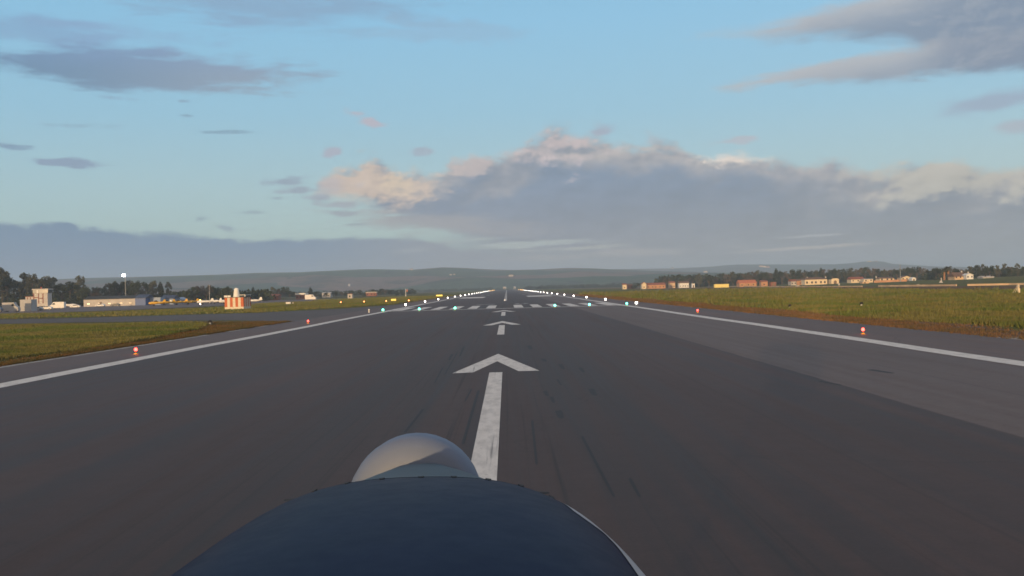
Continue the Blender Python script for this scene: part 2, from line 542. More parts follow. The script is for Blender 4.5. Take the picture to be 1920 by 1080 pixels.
# ------------------------------------------------------------------ materials
def asphalt_mat(name, base, dark, rubber=True):
    m, g, p = newmat(name)
    pos = g.node('ShaderNodeNewGeometry').outputs['Position']
    x, y, z = g.sep(pos)
    grain = g.noise(pos, 14.0, 3, 0.75)
    fine = g.noise(pos, 1.6, 6, 0.72)
    blot = g.noise(g.xyz(g.m('MULTIPLY', x, 0.12), g.m('MULTIPLY', y, 0.03), 0), 1.0, 6, 0.62)
    streak = g.noise(g.xyz(g.m('MULTIPLY', x, 1.1), g.m('MULTIPLY', y, 0.012), 5.0), 1.0, 6, 0.68)
    c = g.mix(g.ss(blot, 0.32, 0.68), tuple(v * 1.10 for v in base), tuple(v * 0.78 for v in base))
    c = g.mix(g.m('MULTIPLY', g.ss(streak, 0.42, 0.66), 0.75), c, dark)
    if rubber:
        xc = g.m('SUBTRACT', x, CX)
        ax = g.m('ABSOLUTE', xc)
        # newer, paler paving lane along the right edge, older and rubbered paving in the middle
        lane = g.ss(g.m('ADD', x, g.m('MULTIPLY', g.m('SUBTRACT', g.noise(pos, 0.25, 3), 0.5), 0.25)), 11.70, 11.84)
        c = g.mix(lane, c, g.mix(g.ss(blot, 0.3, 0.75), (0.104, 0.078, 0.070), (0.084, 0.063, 0.057)))
        wear = g.ss(ax, 2.0, 12.0, 1, 0)
        wear = g.m('MULTIPLY', wear, g.ss(streak, 0.3, 0.75, 0.25, 0.9))
        c = g.mix(g.m('MULTIPLY', wear, 0.6), c, dark)
        # layered rubber streaks laid by tyres
        s2 = g.noise(g.xyz(g.m('MULTIPLY', x, 5.0), g.m('MULTIPLY', y, 0.028), 2.0), 1.0, 5, 0.6)
        st = g.m('MULTIPLY', g.ss(s2, 0.55, 0.68), g.ss(ax, 10.0, 1.5, 0, 0.85))
        c = g.mix(st, c, (0.013, 0.0105, 0.0105))
        s3 = g.noise(g.xyz(g.m('MULTIPLY', x, 1.6), g.m('MULTIPLY', y, 0.016), 8.0), 1.0, 4, 0.55)
        lanes = g.m('MULTIPLY', g.ss(s3, 0.50, 0.62), g.ss(y, 40, 190, 0.35, 1.0))
        c = g.mix(g.m('MULTIPLY', lanes, g.ss(ax, 10.0, 5.0, 0, 0.45)), c, (0.018, 0.015, 0.0145))
        # paving joints along the runway
        for xj in (-15.2, -7.4, 7.1, 15.9):
            wobx = g.m('ADD', x, g.m('MULTIPLY', g.m('SUBTRACT', g.noise(pos, 0.4, 3), 0.5), 0.10))
            j = g.ss(g.m('ABSOLUTE', g.m('SUBTRACT', wobx, xj)), 0.02, 0.07, 0.4, 0)
            c = g.mix(j, c, (0.016, 0.014, 0.014))
    # sealed cracks and dull patches
    wv = g.vm('ADD', pos, g.xyz(g.m('MULTIPLY', g.noise(pos, 0.5, 4), 2.4), g.m('MULTIPLY', g.noise(pos, 0.43, 4), 2.4), 0))
    vo = g.node('ShaderNodeTexVoronoi', voronoi_dimensions='2D', feature='DISTANCE_TO_EDGE')
    g.put(vo.inputs['Vector'], wv)
    vo.inputs['Scale'].default_value = 0.075
    crack = g.m('MULTIPLY', g.ss(vo.outputs['Distance'], 0.0, 0.006, 1, 0), g.ss(g.noise(pos, 0.05, 3), 0.46, 0.56))
    c = g.mix(g.m('MULTIPLY', crack, 0.55), c, (0.014, 0.012, 0.012))
    spot = g.ss(g.noise(pos, 0.55, 5, 0.6), 0.66, 0.74, 0, 0.5)
    c = g.mix(spot, c, dark)
    f = g.m('MULTIPLY', g.ss(fine, 0.2, 0.8, 0.78, 1.22, 'LINEAR'), g.ss(grain, 0.2, 0.8, 0.80, 1.20, 'LINEAR'))
    c = g.mul(c, g.xyz(f, f, f))
    g.put(p.inputs['Base Color'], c)
    g.put(p.inputs['Roughness'], g.ss(streak, 0.3, 0.7, 0.78, 0.64, 'LINEAR'))
    p.inputs['Specular IOR Level'].default_value = 0.5
    p.inputs['Specular Tint'].default_value = (1.0, 0.80, 0.68, 1)
    b = g.node('ShaderNodeBump')
    b.inputs['Strength'].default_value = 0.3
    b.inputs['Distance'].default_value = 0.012
    g.put(b.inputs['Height'], grain)
    g.put(p.inputs['Normal'], b.outputs[0])
    return m


def paint_mat(name, c0, wear=0.5):
    m, g, p = newmat(name)
    pos = g.node('ShaderNodeNewGeometry').outputs['Position']
    x, y, z = g.sep(pos)
    n = g.noise(g.xyz(g.m('MULTIPLY', x, 3.0), g.m('MULTIPLY', y, 0.8), 0), 1.0, 6, 0.7)
    s = g.noise(g.xyz(g.m('MULTIPLY', x, 6.0), g.m('MULTIPLY', y, 0.07), 3), 1.0, 4, 0.6)
    c = g.mix(g.ss(n, 0.35, 0.75, 0, wear), c0, tuple(v * 0.62 for v in c0))
    c = g.mix(g.ss(s, 0.62, 0.74, 0, wear * 0.9), c, (0.06, 0.055, 0.055))
    c = g.mix(g.ss(g.noise(pos, 2.6, 3, 0.6), 0.70, 0.74, 0, 0.8), c, (0.05, 0.045, 0.045))
    g.put(p.inputs['Base Color'], c)
    p.inputs['Roughness'].default_value = 0.7
    return m


def ground_mat():
    m, g, p = newmat('airfield_grass_ground')
    pos = g.node('ShaderNodeNewGeometry').outputs['Position']
    x, y, z = g.sep(pos)
    n1 = g.noise(pos, 0.02, 6, 0.6)
    n2 = g.noise(pos, 0.35, 6, 0.65)
    n3 = g.noise(pos, 3.0, 4, 0.7)
    c = g.mix(g.ss(n1, 0.35, 0.65), (0.105, 0.120, 0.028), (0.120, 0.102, 0.036))
    c = g.mix(g.ss(n2, 0.45, 0.75, 0, 0.75), c, (0.055, 0.070, 0.018))
    f = g.ss(n3, 0.2, 0.8, 0.7, 1.3, 'LINEAR')
    c = g.mul(c, g.xyz(f, f, f))
    # ploughed strip before the perimeter wall, field of young crop beyond it
    e = g.m('ADD', x, g.m('MULTIPLY', g.m('SUBTRACT', g.noise(pos, 0.06, 4), 0.5), 16))
    br = g.m('MULTIPLY', g.ss(e, 104, 116), g.ss(x, 172, 176, 1, 0))
    c = g.mix(g.m('MULTIPLY', br, 0.85), c, (0.135, 0.082, 0.046))
    # worn strips on the left, between the taxiway and the apron
    lf = g.m('MULTIPLY', g.ss(x, -72, -90), g.ss(n2, 0.35, 0.6))
    c = g.mix(g.m('MULTIPLY', lf, 0.7), c, (0.085, 0.066, 0.045))
    g.put(p.inputs['Base Color'], c)
    p.inputs['Roughness'].default_value = 0.95
    p.inputs['Specular IOR Level'].default_value = 0.1
    b = g.node('ShaderNodeBump')
    b.inputs['Strength'].default_value = 0.8
    b.inputs['Distance'].default_value = 0.3
    g.put(b.inputs['Height'], n3)
    g.put(p.inputs['Normal'], b.outputs[0])
    return m


def dirt_mat():
    m, g, p = newmat('dry_verge')
    pos = g.node('ShaderNodeNewGeometry').outputs['Position']
    n2 = g.noise(pos, 0.5, 6, 0.65)
    n3 = g.noise(pos, 4.0, 5, 0.7)
    c = g.mix(g.ss(n2, 0.4, 0.65), (0.135, 0.078, 0.046), (0.080, 0.062, 0.036))
    c = g.mix(g.ss(n3, 0.5, 0.75, 0, 0.7), c, (0.045, 0.035, 0.022))
    g.put(p.inputs['Base Color'], c)
    p.inputs['Roughness'].default_value = 0.95
    b = g.node('ShaderNodeBump')
    b.inputs['Strength'].default_value = 1.0
    b.inputs['Distance'].default_value = 0.2
    g.put(b.inputs['Height'], n3)
    g.put(p.inputs['Normal'], b.outputs[0])
    return m


def blade_mat(name, cols, scale=0.08):
    m, g, p = newmat(name)
    pos = g.node('ShaderNodeNewGeometry').outputs['Position']
    n = g.noise(pos, scale, 5, 0.6)
    n2 = g.noise(pos, scale * 7, 4, 0.65)
    c = g.mix(g.ss(n, 0.40, 0.58), cols[0], cols[1])
    c = g.mix(g.ss(n2, 0.5, 0.75, 0, 0.8), c, cols[2])
    g.put(p.inputs['Base Color'], c)
    p.inputs['Roughness'].default_value = 0.8
    p.inputs['Specular IOR Level'].default_value = 0.15
    return m


def hill_mat():
    m, g, p = newmat('hill_fields')
    pos = g.node('ShaderNodeNewGeometry').outputs['Position']
    x, y, z = g.sep(pos)
    w = g.noise(pos, 0.0012, 4, 0.5)
    wp = g.vm('ADD', g.xyz(g.m('MULTIPLY', x, 0.0016), g.m('MULTIPLY', y, 0.0030), 0), g.xyz(g.m('MULTIPLY', w, 1.1), g.m('MULTIPLY', w, 0.8), 0))
    vo = g.node('ShaderNodeTexVoronoi', voronoi_dimensions='2D')
    g.put(vo.inputs['Vector'], wp)
    vo.inputs['Scale'].default_value = 1.0
    cell = g.sep(vo.outputs['Color'])[0]
    ramp = g.node('ShaderNodeValToRGB')
    e = ramp.color_ramp.elements
    e[0].position, e[1].position = 0.0, 1.0
    e[0].color = (0.022, 0.055, 0.022, 1)
    e[1].color = (0.150, 0.098, 0.078, 1)
    for q, c3 in ((0.3, (0.040, 0.075, 0.032)), (0.55, (0.060, 0.070, 0.040)), (0.75, (0.120, 0.088, 0.066))):
        k = e.new(q)
        k.color = (*c3, 1)
    g.put(ramp.inputs[0], cell)
    ve = g.node('ShaderNodeTexVoronoi', voronoi_dimensions='2D', feature='DISTANCE_TO_EDGE')
    g.put(ve.inputs['Vector'], wp)
    ve.inputs['Scale'].default_value = 1.0
    hedge = g.m('MULTIPLY', g.ss(ve.outputs['Distance'], 0.012, 0.035, 1, 0), g.ss(g.noise(pos, 0.012, 3), 0.42, 0.55))
    n = g.noise(pos, 0.006, 5, 0.6)
    c = g.mix(g.ss(n, 0.52, 0.66, 0, 0.75), ramp.outputs[0], (0.018, 0.026, 0.016))
    c = g.mix(g.m('MULTIPLY', hedge, 0.85), c, (0.012, 0.020, 0.012))
    f = g.ss(g.noise(pos, 0.03, 4, 0.7), 0.25, 0.75, 0.6, 1.4, 'LINEAR')
    c = g.mul(c, g.xyz(f, f, f))
    g.put(p.inputs['Base Color'], c)
    p.inputs['Roughness'].default_value = 0.95
    p.inputs['Specular IOR Level'].default_value = 0.05
    return m


def leaf_mat(name, c0, c1):
    m, g, p = newmat(name)
    pos = g.node('ShaderNodeTexCoord').outputs['Object']
    oi = g.node('ShaderNodeObjectInfo').outputs['Random']
    n = g.noise(pos, 0.7, 4, 0.6)
    c = g.mix(g.ss(n, 0.35, 0.65), c0, c1)
    f = g.ss(oi, 0, 1, 0.75, 1.25, 'LINEAR')
    g.put(p.inputs['Base Color'], g.mul(c, g.xyz(f, f, f)))
    p.inputs['Roughness'].default_value = 0.75
    p.inputs['Specular IOR Level'].default_value = 0.2
    return m


M = dict(
    asphalt=asphalt_mat('runway_asphalt', (0.054, 0.0330, 0.0300), (0.016, 0.0102, 0.0100)),
    shoulder=asphalt_mat('shoulder_asphalt', (0.104, 0.070, 0.061), (0.056, 0.038, 0.034), rubber=False),
    taxi=asphalt_mat('taxiway_asphalt', (0.058, 0.042, 0.034), (0.036, 0.027, 0.022), rubber=False),
    paint=paint_mat('runway_paint', (0.66, 0.62, 0.57), 0.85),
    oldpaint=paint_mat('worn_paint', (0.30, 0.285, 0.27), 0.8),
    ground=ground_mat(), dirt=dirt_mat(),
    concrete=pm('concrete_slab', (0.30, 0.28, 0.25), 0.9, var=0.3, scale=0.8),
    grass=blade_mat('grass_blades', ((0.118, 0.150, 0.034), (0.185, 0.165, 0.054), (0.042, 0.066, 0.017))),
    drygrass=blade_mat('dry_grass_blades', ((0.190, 0.105, 0.052), (0.130, 0.092, 0.044), (0.075, 0.058, 0.030)), 0.3),
    shadegrass=blade_mat('shaded_grass_blades', ((0.150, 0.088, 0.036), (0.095, 0.080, 0.030), (0.060, 0.055, 0.022)), 0.2),  # left verge's dry grass, its shade darkened into the colours
    hill=hill_mat(),
    leaf_dark=leaf_mat('leaf_dark', (0.022, 0.034, 0.018), (0.050, 0.062, 0.030)),
    leaf_olive=leaf_mat('leaf_olive', (0.052, 0.058, 0.032), (0.095, 0.092, 0.050)),
    leaf_bare=leaf_mat('leaf_twig', (0.085, 0.070, 0.052), (0.120, 0.098, 0.070)),
    bark=pm('bark', (0.12, 0.085, 0.06), 0.95, var=0.4, scale=3),
    palmbark=pm('palm_bark', (0.30, 0.16, 0.085), 0.95, var=0.3, scale=4),
    white=pm('white_paint', (0.72, 0.71, 0.68), 0.6, var=0.08, scale=0.8),
    cream=pm('cream_render', (0.70, 0.58, 0.40), 0.85, var=0.10, scale=0.5),
    offwhite=pm('off_white_render', (0.48, 0.45, 0.42), 0.85, var=0.12, scale=0.4),  # tone lowered to hold the shade over the left-hand buildings
    greywhite=pm('grey_white_cladding', (0.38, 0.38, 0.38), 0.7, var=0.12, scale=0.5),  # also dimmed in the colour for that left-side shade
    tile=pm('terracotta_tile', (0.26, 0.085, 0.045), 0.9, var=0.3, scale=0.8),
    oldtile=pm('brown_tile', (0.15, 0.085, 0.055), 0.9, var=0.3, scale=0.8),
    orange=pm('orange_paint', (0.50, 0.15, 0.055), 0.65, var=0.12, scale=1.0),
    redbrick=pm('red_brick', (0.24, 0.10, 0.07), 0.9, var=0.25, scale=1.0),
    navy=pm('navy_roof', (0.016, 0.024, 0.060), 0.5, var=0.2, scale=0.5),
    blue=pm('blue_door', (0.020, 0.075, 0.25), 0.5, var=0.15, scale=0.5),
    paleblue=pm('pale_blue_cladding', (0.26, 0.33, 0.44), 0.6, var=0.12, scale=0.5),
    darkroof=pm('dark_roof_felt', (0.018, 0.020, 0.020), 0.9, var=0.25, scale=0.5),
    glass=pm('dark_window_glass', (0.012, 0.016, 0.022), 0.12, var=0.1),
    black=pm('black_rubber', (0.015, 0.015, 0.016), 0.8, var=0.2),
    darkgrey=pm('dark_grey_metal', (0.05, 0.052, 0.055), 0.5, var=0.2),
    steel=pm('galvanised_steel', (0.36, 0.37, 0.38), 0.5, metal=0.4, var=0.15, scale=2),
    yellow=pm('yellow_paint', (0.62, 0.36, 0.02), 0.45, var=0.1),
    silver=pm('silver_grey_paint', (0.34, 0.35, 0.37), 0.4, var=0.1),
    darkblue=pm('dark_blue_paint', (0.03, 0.04, 0.08), 0.3, var=0.1),
    red=pm('red_paint', (0.45, 0.05, 0.03), 0.6, var=0.15),
    sandwall=pm('sand_wall', (0.56, 0.40, 0.25), 0.95, var=0.25, scale=0.15),
    pinkwall=pm('terracotta_wall', (0.46, 0.25, 0.14), 0.95, var=0.2, scale=0.3),
    wood=pm('weathered_timber', (0.18, 0.13, 0.09), 0.9, var=0.3, scale=2),
)

# ------------------------------------------------------------------ setting: ground, paving, hills, haze
def grid_mesh(name, xs, ys, hf, mat):
    nx, ny = len(xs), len(ys)
    xx, yy = np.meshgrid(xs, ys)
    zz = hf(xx, yy)
    co = np.stack([xx, yy, zz], -1).reshape(-1, 3).astype(np.float32)
    i = np.arange(nx * ny).reshape(ny, nx)
    q = np.stack([i[:-1, :-1], i[:-1, 1:], i[1:, 1:], i[1:, :-1]], -1).reshape(-1).astype(np.int32)
    return raw_mesh(name, co, q, 4, mat, True)


def raw_mesh(name, co, loops, k, mat, smooth=False):
    me = bpy.data.meshes.new(name)
    nf = len(loops) // k
    me.vertices.add(len(co))
    me.vertices.foreach_set('co', co.reshape(-1))
    me.loops.add(len(loops))
    me.loops.foreach_set('vertex_index', loops)
    me.polygons.add(nf)
    me.polygons.foreach_set('loop_start', np.arange(0, nf * k, k, dtype=np.int32))
    me.update(calc_edges=True)
    me.validate()
    me.materials.append(mat)
    if smooth:
        me.shade_smooth()
    o = bpy.data.objects.new(name, me)
    col.objects.link(o)
    return o


def terr_np(x, y):
    return np.where(x > 192, 0.022 * (x - 192) * np.clip((1050 - y) / 450.0, 0, 1), 0.0)


xs = np.concatenate([np.linspace(-9000, -600, 14), np.linspace(-560, 180, 30), np.linspace(192, 700, 24), np.linspace(760, 9000, 14)])
ys = np.concatenate([np.linspace(-1500, -100, 6), np.linspace(-60, 1100, 50), np.linspace(1200, 11000, 16)])
tag(grid_mesh('ground', xs, ys, terr_np, M['ground']), kind='structure')

MK = 0.016                      # height of painted markings
rw = MB().box(CX - 22.9, CX + 22.9, -70, 2075, -0.4, 0.010)
runway = tag(rw.build('runway', M['asphalt'], bevel=0), kind='structure')


def strip(name, poly, z, mat, parent=None, kind='structure'):
    o = MB().flat(poly, z).build(name, mat, parent, fix=False)
    if parent is None:
        tag(o, kind=kind)
    return o


def wob(y, s, k=0.06):
    return math.sin(y * k + s) * 0.5 + math.sin(y * k * 2.7 + s * 2) * 0.3 + math.sin(y * k * 7.1 + s * 3) * 0.18


# shoulders
strip('left_shoulder', [(-29.0, -70), (CX - 22.9, -70), (CX - 22.9, 2075), (-29.0, 2075)], 0.006, M['shoulder'])
strip('right_shoulder', [(CX + 22.9, -70), (30.0, -70), (30.0, 2075), (CX + 22.9, 2075)], 0.006, M['shoulder'])
# taxiway joining from the left, running back and away from the runway
strip('taxiway', [(-29.0, 137), (-33, 141), (-40, 150.5), (-52, 158), (-80, 168), (-120, 178), (-200, 196), (-200, 226), (-120, 208), (-84, 203), (-52, 208), (-38, 232), (-32, 262), (-29.0, 300)],
      0.005, M['taxi'])
strip('apron', [(-150, 285), (-120, 330), (-98, 420), (-92, 500), (-420, 640), (-420, 285)], 0.0045, M['shoulder'])
strip('apron', [(-92.5, 420), (-60, 455), (-52, 520), (-60, 640), (-200, 640), (-300, 560)], 0.0025, M['shoulder'])
# far crossing taxiway on the left
strip('taxiway', [(-29.0, 430), (-60, 470), (-120, 505), (-120, 535), (-55, 505), (-29, 520)], 0.0035, M['shoulder'])

# verges of bare earth and dead grass along both shoulders
for name, xi, w0, w1, y0, y1, sd in (('verge', 30.0, 3.6, 6.5, -70, 2000, 1.0), ('verge', -29.0, -1.6, -2.6, -70, 137, 2.0), ('verge', -29.0, -2.5, -4.0, 300, 2000, 3.0)):
    inner, outer = [], []
    y = y0
    while y < y1:
        inner.append((xi + 0.55 * wob(y, sd, 0.21) * (1 if xi > 0 else 1) - (0.25 if xi > 0 else -0.25), y))
        f = min(1, max(0, y / 200))
        outer.append((xi + (w0 * (1 - f) + w1 * f) + 1.0 * wob(y, sd + 4, 0.11), y))
        y += 1.6 if y < 260 else 12
    mb = MB()
    n = len(inner)
    mb.add([(a, b, 0.008) for a, b in inner] + [(a, b, 0.003) for a, b in outer], [(i, i + 1, n + i + 1, n + i) for i in range(n - 1)])
    tag(mb.build(name, M['dirt'], fix=False), kind='structure')
# earth island between the taxiway and the left shoulder
pts = []
for i in range(60):
    t = i / 59
    pts.append((-29.3 - 9.5 * t + 0.5 * wob(i * 3, 1, .3), 60 + 0 + 84 * (1 - abs(2 * t - 1)) if False else 128 - 62 * t))
tag(MB().flat([(-29.2, 132), (-31.5, 136.5), (-38.0, 145.5), (-47, 150.5), (-56, 154), (-54, 148), (-46, 140), (-40, 132), (-35, 120), (-32.5, 104), (-31.2, 86), (-29.6, 70), (-29.2, 90)], 0.009)
    .build('verge', M['dirt'], fix=False), kind='structure')
# pale concrete edging seen along the shoulders
for y0, y1 in ((52, 66), (66.4, 78), (78.5, 97), (104, 111), (116, 121)):
    strip('edge_slab', [(-29.15, y0), (-28.55, y0), (-28.55, y1), (-29.15, y1)], 0.0125, M['concrete'])
strip('edge_slab', [(29.4, 55), (32.8, 55), (32.8, 60.8), (29.4, 60.8)], 0.0125, M['concrete'])
strip('edge_slab', [(29.6, 98), (30.3, 98), (30.3, 112), (29.6, 112)], 0.0125, M['concrete'])

# ------------------------------------------------------------------ runway markings (parts of the runway)
def mark(name, poly, mat='paint', z=MK):
    return MB().flat(poly, z).build(name, M[mat], runway, fix=False)


def rect(x0, x1, y0, y1):
    return [(x0, y0), (x1, y0), (x1, y1), (x0, y1)]


for s in (-1, 1):
    xm = CX + s * 22.15
    n = 120
    inn = []
    mb = MB()
    for i in range(n + 1):
        y = -40 + (2060 + 40) * (i / n) ** 1.8
        dx = 0.10 * math.sin(y * 0.085 + s) + 0.05 * math.sin(y * 0.23)
        mb.v += [(xm - 0.6 + dx, y, MK), (xm + 0.6 + dx, y, MK)]
    mb.f = [(2 * i, 2 * i + 1, 2 * i + 3, 2 * i + 2) for i in range(n)]
    mb.build('edge_line', M['paint'], runway, fix=False)
for tip, sh0 in ((57.6, 14.0), (115.0, 81.5), (172.0, 137.0)):
    c0 = CX - 0.13
    b = tip - 12.4
    mark('arrow_head', [(c0 - 1.95, b - .2), (c0 - 1.02, b), (c0, tip - 5.9), (c0 + 1.02, b), (c0 + 1.95, b), (c0, tip)])
    mark('arrow_shaft', rect(c0 - 0.29, c0 + 0.29, sh0, b - 0.3))
mark('threshold_bar', rect(CX - 21.4, CX + 21.4, 185.5, 187.7))
for s in (-1, 1):
    for k in range(6):
        x0 = CX + s * (1.8 + 3.55 * k)
        mark('threshold_stripe', rect(min(x0, x0 + s * 1.8), max(x0, x0 + s * 1.8), 191.5, 222), 'paint')
# runway designator 20, seen very foreshortened
mb = MB()
for poly in (rect(-7.2, -2.9, 234, 235.9), [(-7.2, 235.9), (-6.2, 235.9), (-2.9, 239.6), (-3.9, 239.6)], rect(-3.9, -2.9, 239.6, 242.2), rect(-6.6, -3.9, 241.2, 243.0), rect(-7.2, -6.3, 239.9, 242.0)):
    mb.flat(poly, MK)
mb.build('designator_digit', M['oldpaint'], runway, fix=False)
mb = MB()
for poly in (rect(1.9, 2.9, 235.2, 241.8), rect(4.0, 5.0, 235.2, 241.8), rect(2.5, 4.4, 234, 235.2), rect(2.5, 4.4, 241.8, 243)):
    mb.flat(poly, MK)
mb.build('designator_digit', M['oldpaint'], runway, fix=False)
y = 305
while y < 2000:
    mark('centre_line', rect(CX - 0.45, CX + 0.45, y, y + 30))
    y += 50
for s in (-1, 1):
    x0, x1 = sorted((CX + s * 9.2, CX + s * 19.4))
    mark('aiming_point_bar', rect(x0, x1, 410, 462))
    for yy in (560, 710):
        for k in range(2 if yy < 600 else 1):
            a = CX + s * (9.2 + 3.4 * k)
            mark('touchdown_bar', rect(min(a, a + s * 1.8), max(a, a + s * 1.8), yy, yy + 23), 'oldpaint')
# tyre marks near the aircraft
rubber = pm('tyre_rubber_mark', (0.011, 0.009, 0.009), 0.75, var=0.3, scale=4)
for px0, py0, px1, py1, w in ((897, 733, 868, 832, .07), (793, 768, 760, 810, .06), (870, 650, 862, 668, .10), (858, 660, 834, 702, .05), (848, 664, 842, 675, .12), (884, 730, 872, 752, .05),
                              (992, 648, 995, 655, .22), (1018, 673, 1022, 678, .20), (1050, 683, 1056, 692, .16), (1088, 690, 1094, 698, .14), (1108, 730, 1115, 741, .17), (1047, 771, 1052, 784, .16),
                              (1022, 734, 1026, 742, .12), (998, 790, 1006, 870, .05), (1092, 820, 1150, 930, .05), (1182, 900, 1198, 930, .05), (1034, 745, 1038, 755, .1),
                              (1634, 694, 1672, 700, .28), (1540, 716, 1575, 722, .14), (1045, 712, 1052, 722, .07), (830, 690, 815, 718, .05)):
    q = []
    for px, py in ((px0, py0), (px1, py1)):
        a, d = unroll(px, py)
        Y = CH * F / d
        q.append((a * Y / F, Y))
    (xa, ya), (xb, yb) = q
    w *= 0.7
    poly = [(xa - w, ya), (xa + w * 0.6, ya + .2), (xa + w, ya), (xb + w * 0.8, yb), (xb, yb - .2), (xb - w * 0.7, yb)]
    MB().flat(poly, 0.0135).build('tyre_mark', rubber, runway, fix=False)

# ------------------------------------------------------------------ hills
SKY1 = [(-900, 552), (-300, 540), (0, 528), (165, 521), (300, 518), (420, 515), (480, 512), (560, 511), (640, 507), (690, 505), (770, 506), (830, 501), (870, 502), (920, 505), (960, 506),
        (1010, 505), (1060, 502), (1110, 503), (1150, 505), (1200, 507), (1300, 510), (1450, 513), (1700, 512), (2000, 510), (2600, 500)]
SKY2 = [(-900, 560), (300, 545), (800, 520), (1000, 510), (1110, 505), (1180, 504), (1260, 503), (1330, 500), (1370, 497), (1450, 496.5), (1500, 496), (1560, 495.5), (1600, 493), (1622, 489.5), (1648, 489.5), (1664, 494),
        (1700, 496), (1750, 499), (1850, 503), (1950, 505), (2100, 500), (2600, 505)]


def ridge(sky):
    u, e = [], []
    for px, py in sky:
        a, d = unroll(px, py)
        u.append(a / F)
        e.append(-d / F)
    return np.array(u), np.array(e)


_p = np.random.default_rng(3).uniform(0, 6.28, (12,))


def und(x, y):
    return (np.sin(x * .0031 + _p[0] + .8 * np.sin(y * .0017)) * np.sin(y * .0023 + _p[1]) + 0.6 * np.sin(x * .0067 + y * .0031 + _p[2]) * np.sin(y * .0054 - x * .002 + _p[3])
            + 0.3 * np.sin(x * .016 + _p[4]) * np.sin(y * .013 + _p[5] + x * .004))


def hills_h(u0, e0, Yr, Yf, Yb):
    def h(x, y):
        top = np.interp(x / Yr, u0, e0) * Yr + CH
        t = np.clip((y - Yf) / (Yr - Yf), 0, 1)
        rise = t * t * (3 - 2 * t)
        fall = np.clip(1 - (y - Yr) / (Yb - Yr), 0, 1)
        shape = np.where(y <= Yr, rise, fall)
        bump = und(x, y) * 19.0 * np.sin(np.pi * np.clip((y - Yf) / (Yr - Yf), 0, 1))
        # keep the ground in front under the sight line to the ridge
        line = (np.interp(x / np.maximum(y, 1), u0, e0) * y + CH) - 0.5
        z = shape * top + bump
        z = np.where(y < Yr * 0.985, np.minimum(z, line - 1.5), z)
        return np.where(y <= Yf + 1, -3.0, z)
    return h


u1, e1 = ridge(SKY1)
u2, e2 = ridge(SKY2)
Y1, Y2 = 4300.0, 6600.0
hx = np.linspace(-3600, 3600, 200)
hy = np.concatenate([np.linspace(2350, Y1, 60), np.linspace(Y1 + 60, 5400, 12)])
tag(grid_mesh('hills', hx, hy, hills_h(u1, e1, Y1, 2350, 5400), M['hill']), kind='structure')
hx = np.linspace(-5200, 5200, 220)
hy = np.concatenate([np.linspace(4800, Y2, 40), np.linspace(Y2 + 60, 7800, 10)])
tag(grid_mesh('hills', hx, hy, hills_h(u2, e2, Y2, 4800, 7800), M['hill']), kind='structure')

# haze: one closed box of thin air round everything
hz = MB().box(-8800, 8800, -1400, 10800, -5.0, 190.0).build('haze', None)
tag(hz, kind='stuff')
hm = bpy.data.materials.new('haze_air')
hm.use_nodes = True
hm.node_tree.nodes.clear()
g = NG(hm.node_tree)
ho = g.node('ShaderNodeOutputMaterial')
pv = g.node('ShaderNodeVolumePrincipled')
pv.inputs['Color'].default_value = (0.60, 0.78, 1.0, 1)
pv.inputs['Density'].default_value = 0.00019
pv.inputs['Anisotropy'].default_value = 0.0
hm.node_tree.links.new(pv.outputs[0], ho.inputs['Volume'])
hz.data.materials.append(hm)

# ------------------------------------------------------------------ grass (ground cover)
def tufts(name, pts, hs, ws, mat, nb=5):
    """pts (n,2); each tuft is nb bent blades, each blade a triangle with its own lean."""
    n = len(pts)
    P = np.repeat(pts, nb, 0)
    H = np.repeat(hs, nb) * rng.uniform(0.5, 1.15, n * nb)
    W = np.repeat(ws, nb) * rng.uniform(0.7, 1.3, n * nb)
    a = rng.uniform(0, math.pi, n * nb)
    off = rng.normal(0, 1, (n * nb, 2)) * np.repeat(ws, nb)[:, None] * 1.6
    base = P + off
    z0 = terr_np(base[:, 0], base[:, 1])
    d = np.stack([np.cos(a), np.sin(a)], 1) * (W / 2)[:, None]
    lean = rng.normal(0, 0.38, (n * nb, 2)) * H[:, None]
    co = np.empty((n * nb, 3, 3), np.float32)
    co[:, 0, :2] = base - d
    co[:, 1, :2] = base + d
    co[:, 2, :2] = base + lean
    co[:, 0, 2] = z0 - 0.02
    co[:, 1, 2] = z0 - 0.02
    co[:, 2, 2] = z0 + H
    o = raw_mesh(name, co.reshape(-1, 3), np.arange(n * nb * 3, dtype=np.int32), 3, mat)
    return tag(o, kind='stuff')


def scatter(n, ufun, cond, ymin, ymax, power=1.6):
    """Points spread over the field, denser close to the camera."""
    out = []
    while sum(len(o) for o in out) < n:
        t = rng.uniform(0, 1, n)
        Y = ymin * (ymax / ymin) ** (t ** (1 / power) if power != 1 else t)
        X = ufun(Y)
        k = cond(X, Y)
        out.append(np.stack([X, Y], 1)[k])
    return np.concatenate(out)[:n]


def vnoise(x, y, s):
    return 0.5 + 0.25 * (np.sin(x * s + 1.3 * np.sin(y * s * .7)) + np.sin(y * s * 1.1 + 1.7 * np.sin(x * s * .6 + 2)))


# right field
pr = scatter(62000, lambda Y: 34 + (np.minimum(0.56 * Y, 116) - 34) * rng.uniform(0, 1, len(Y)), lambda X, Y: (X > 35.0 + 1.2 * np.sin(Y * .11)) & (X < 0.56 * Y) & (rng.uniform(0, 1, len(X)) < 0.35 + 0.65 * vnoise(X, Y, .16)), 56, 480)
k = np.clip(pr[:, 1] / 90, 0.8, 4.5)
tufts('grass', pr, 0.30 * k ** 0.55 * (0.40 + 1.1 * vnoise(pr[:, 0], pr[:, 1], .23)) * np.where(rng.uniform(0, 1, len(pr)) < .04, 1.9, 1.0), 0.13 * k, M['grass'])
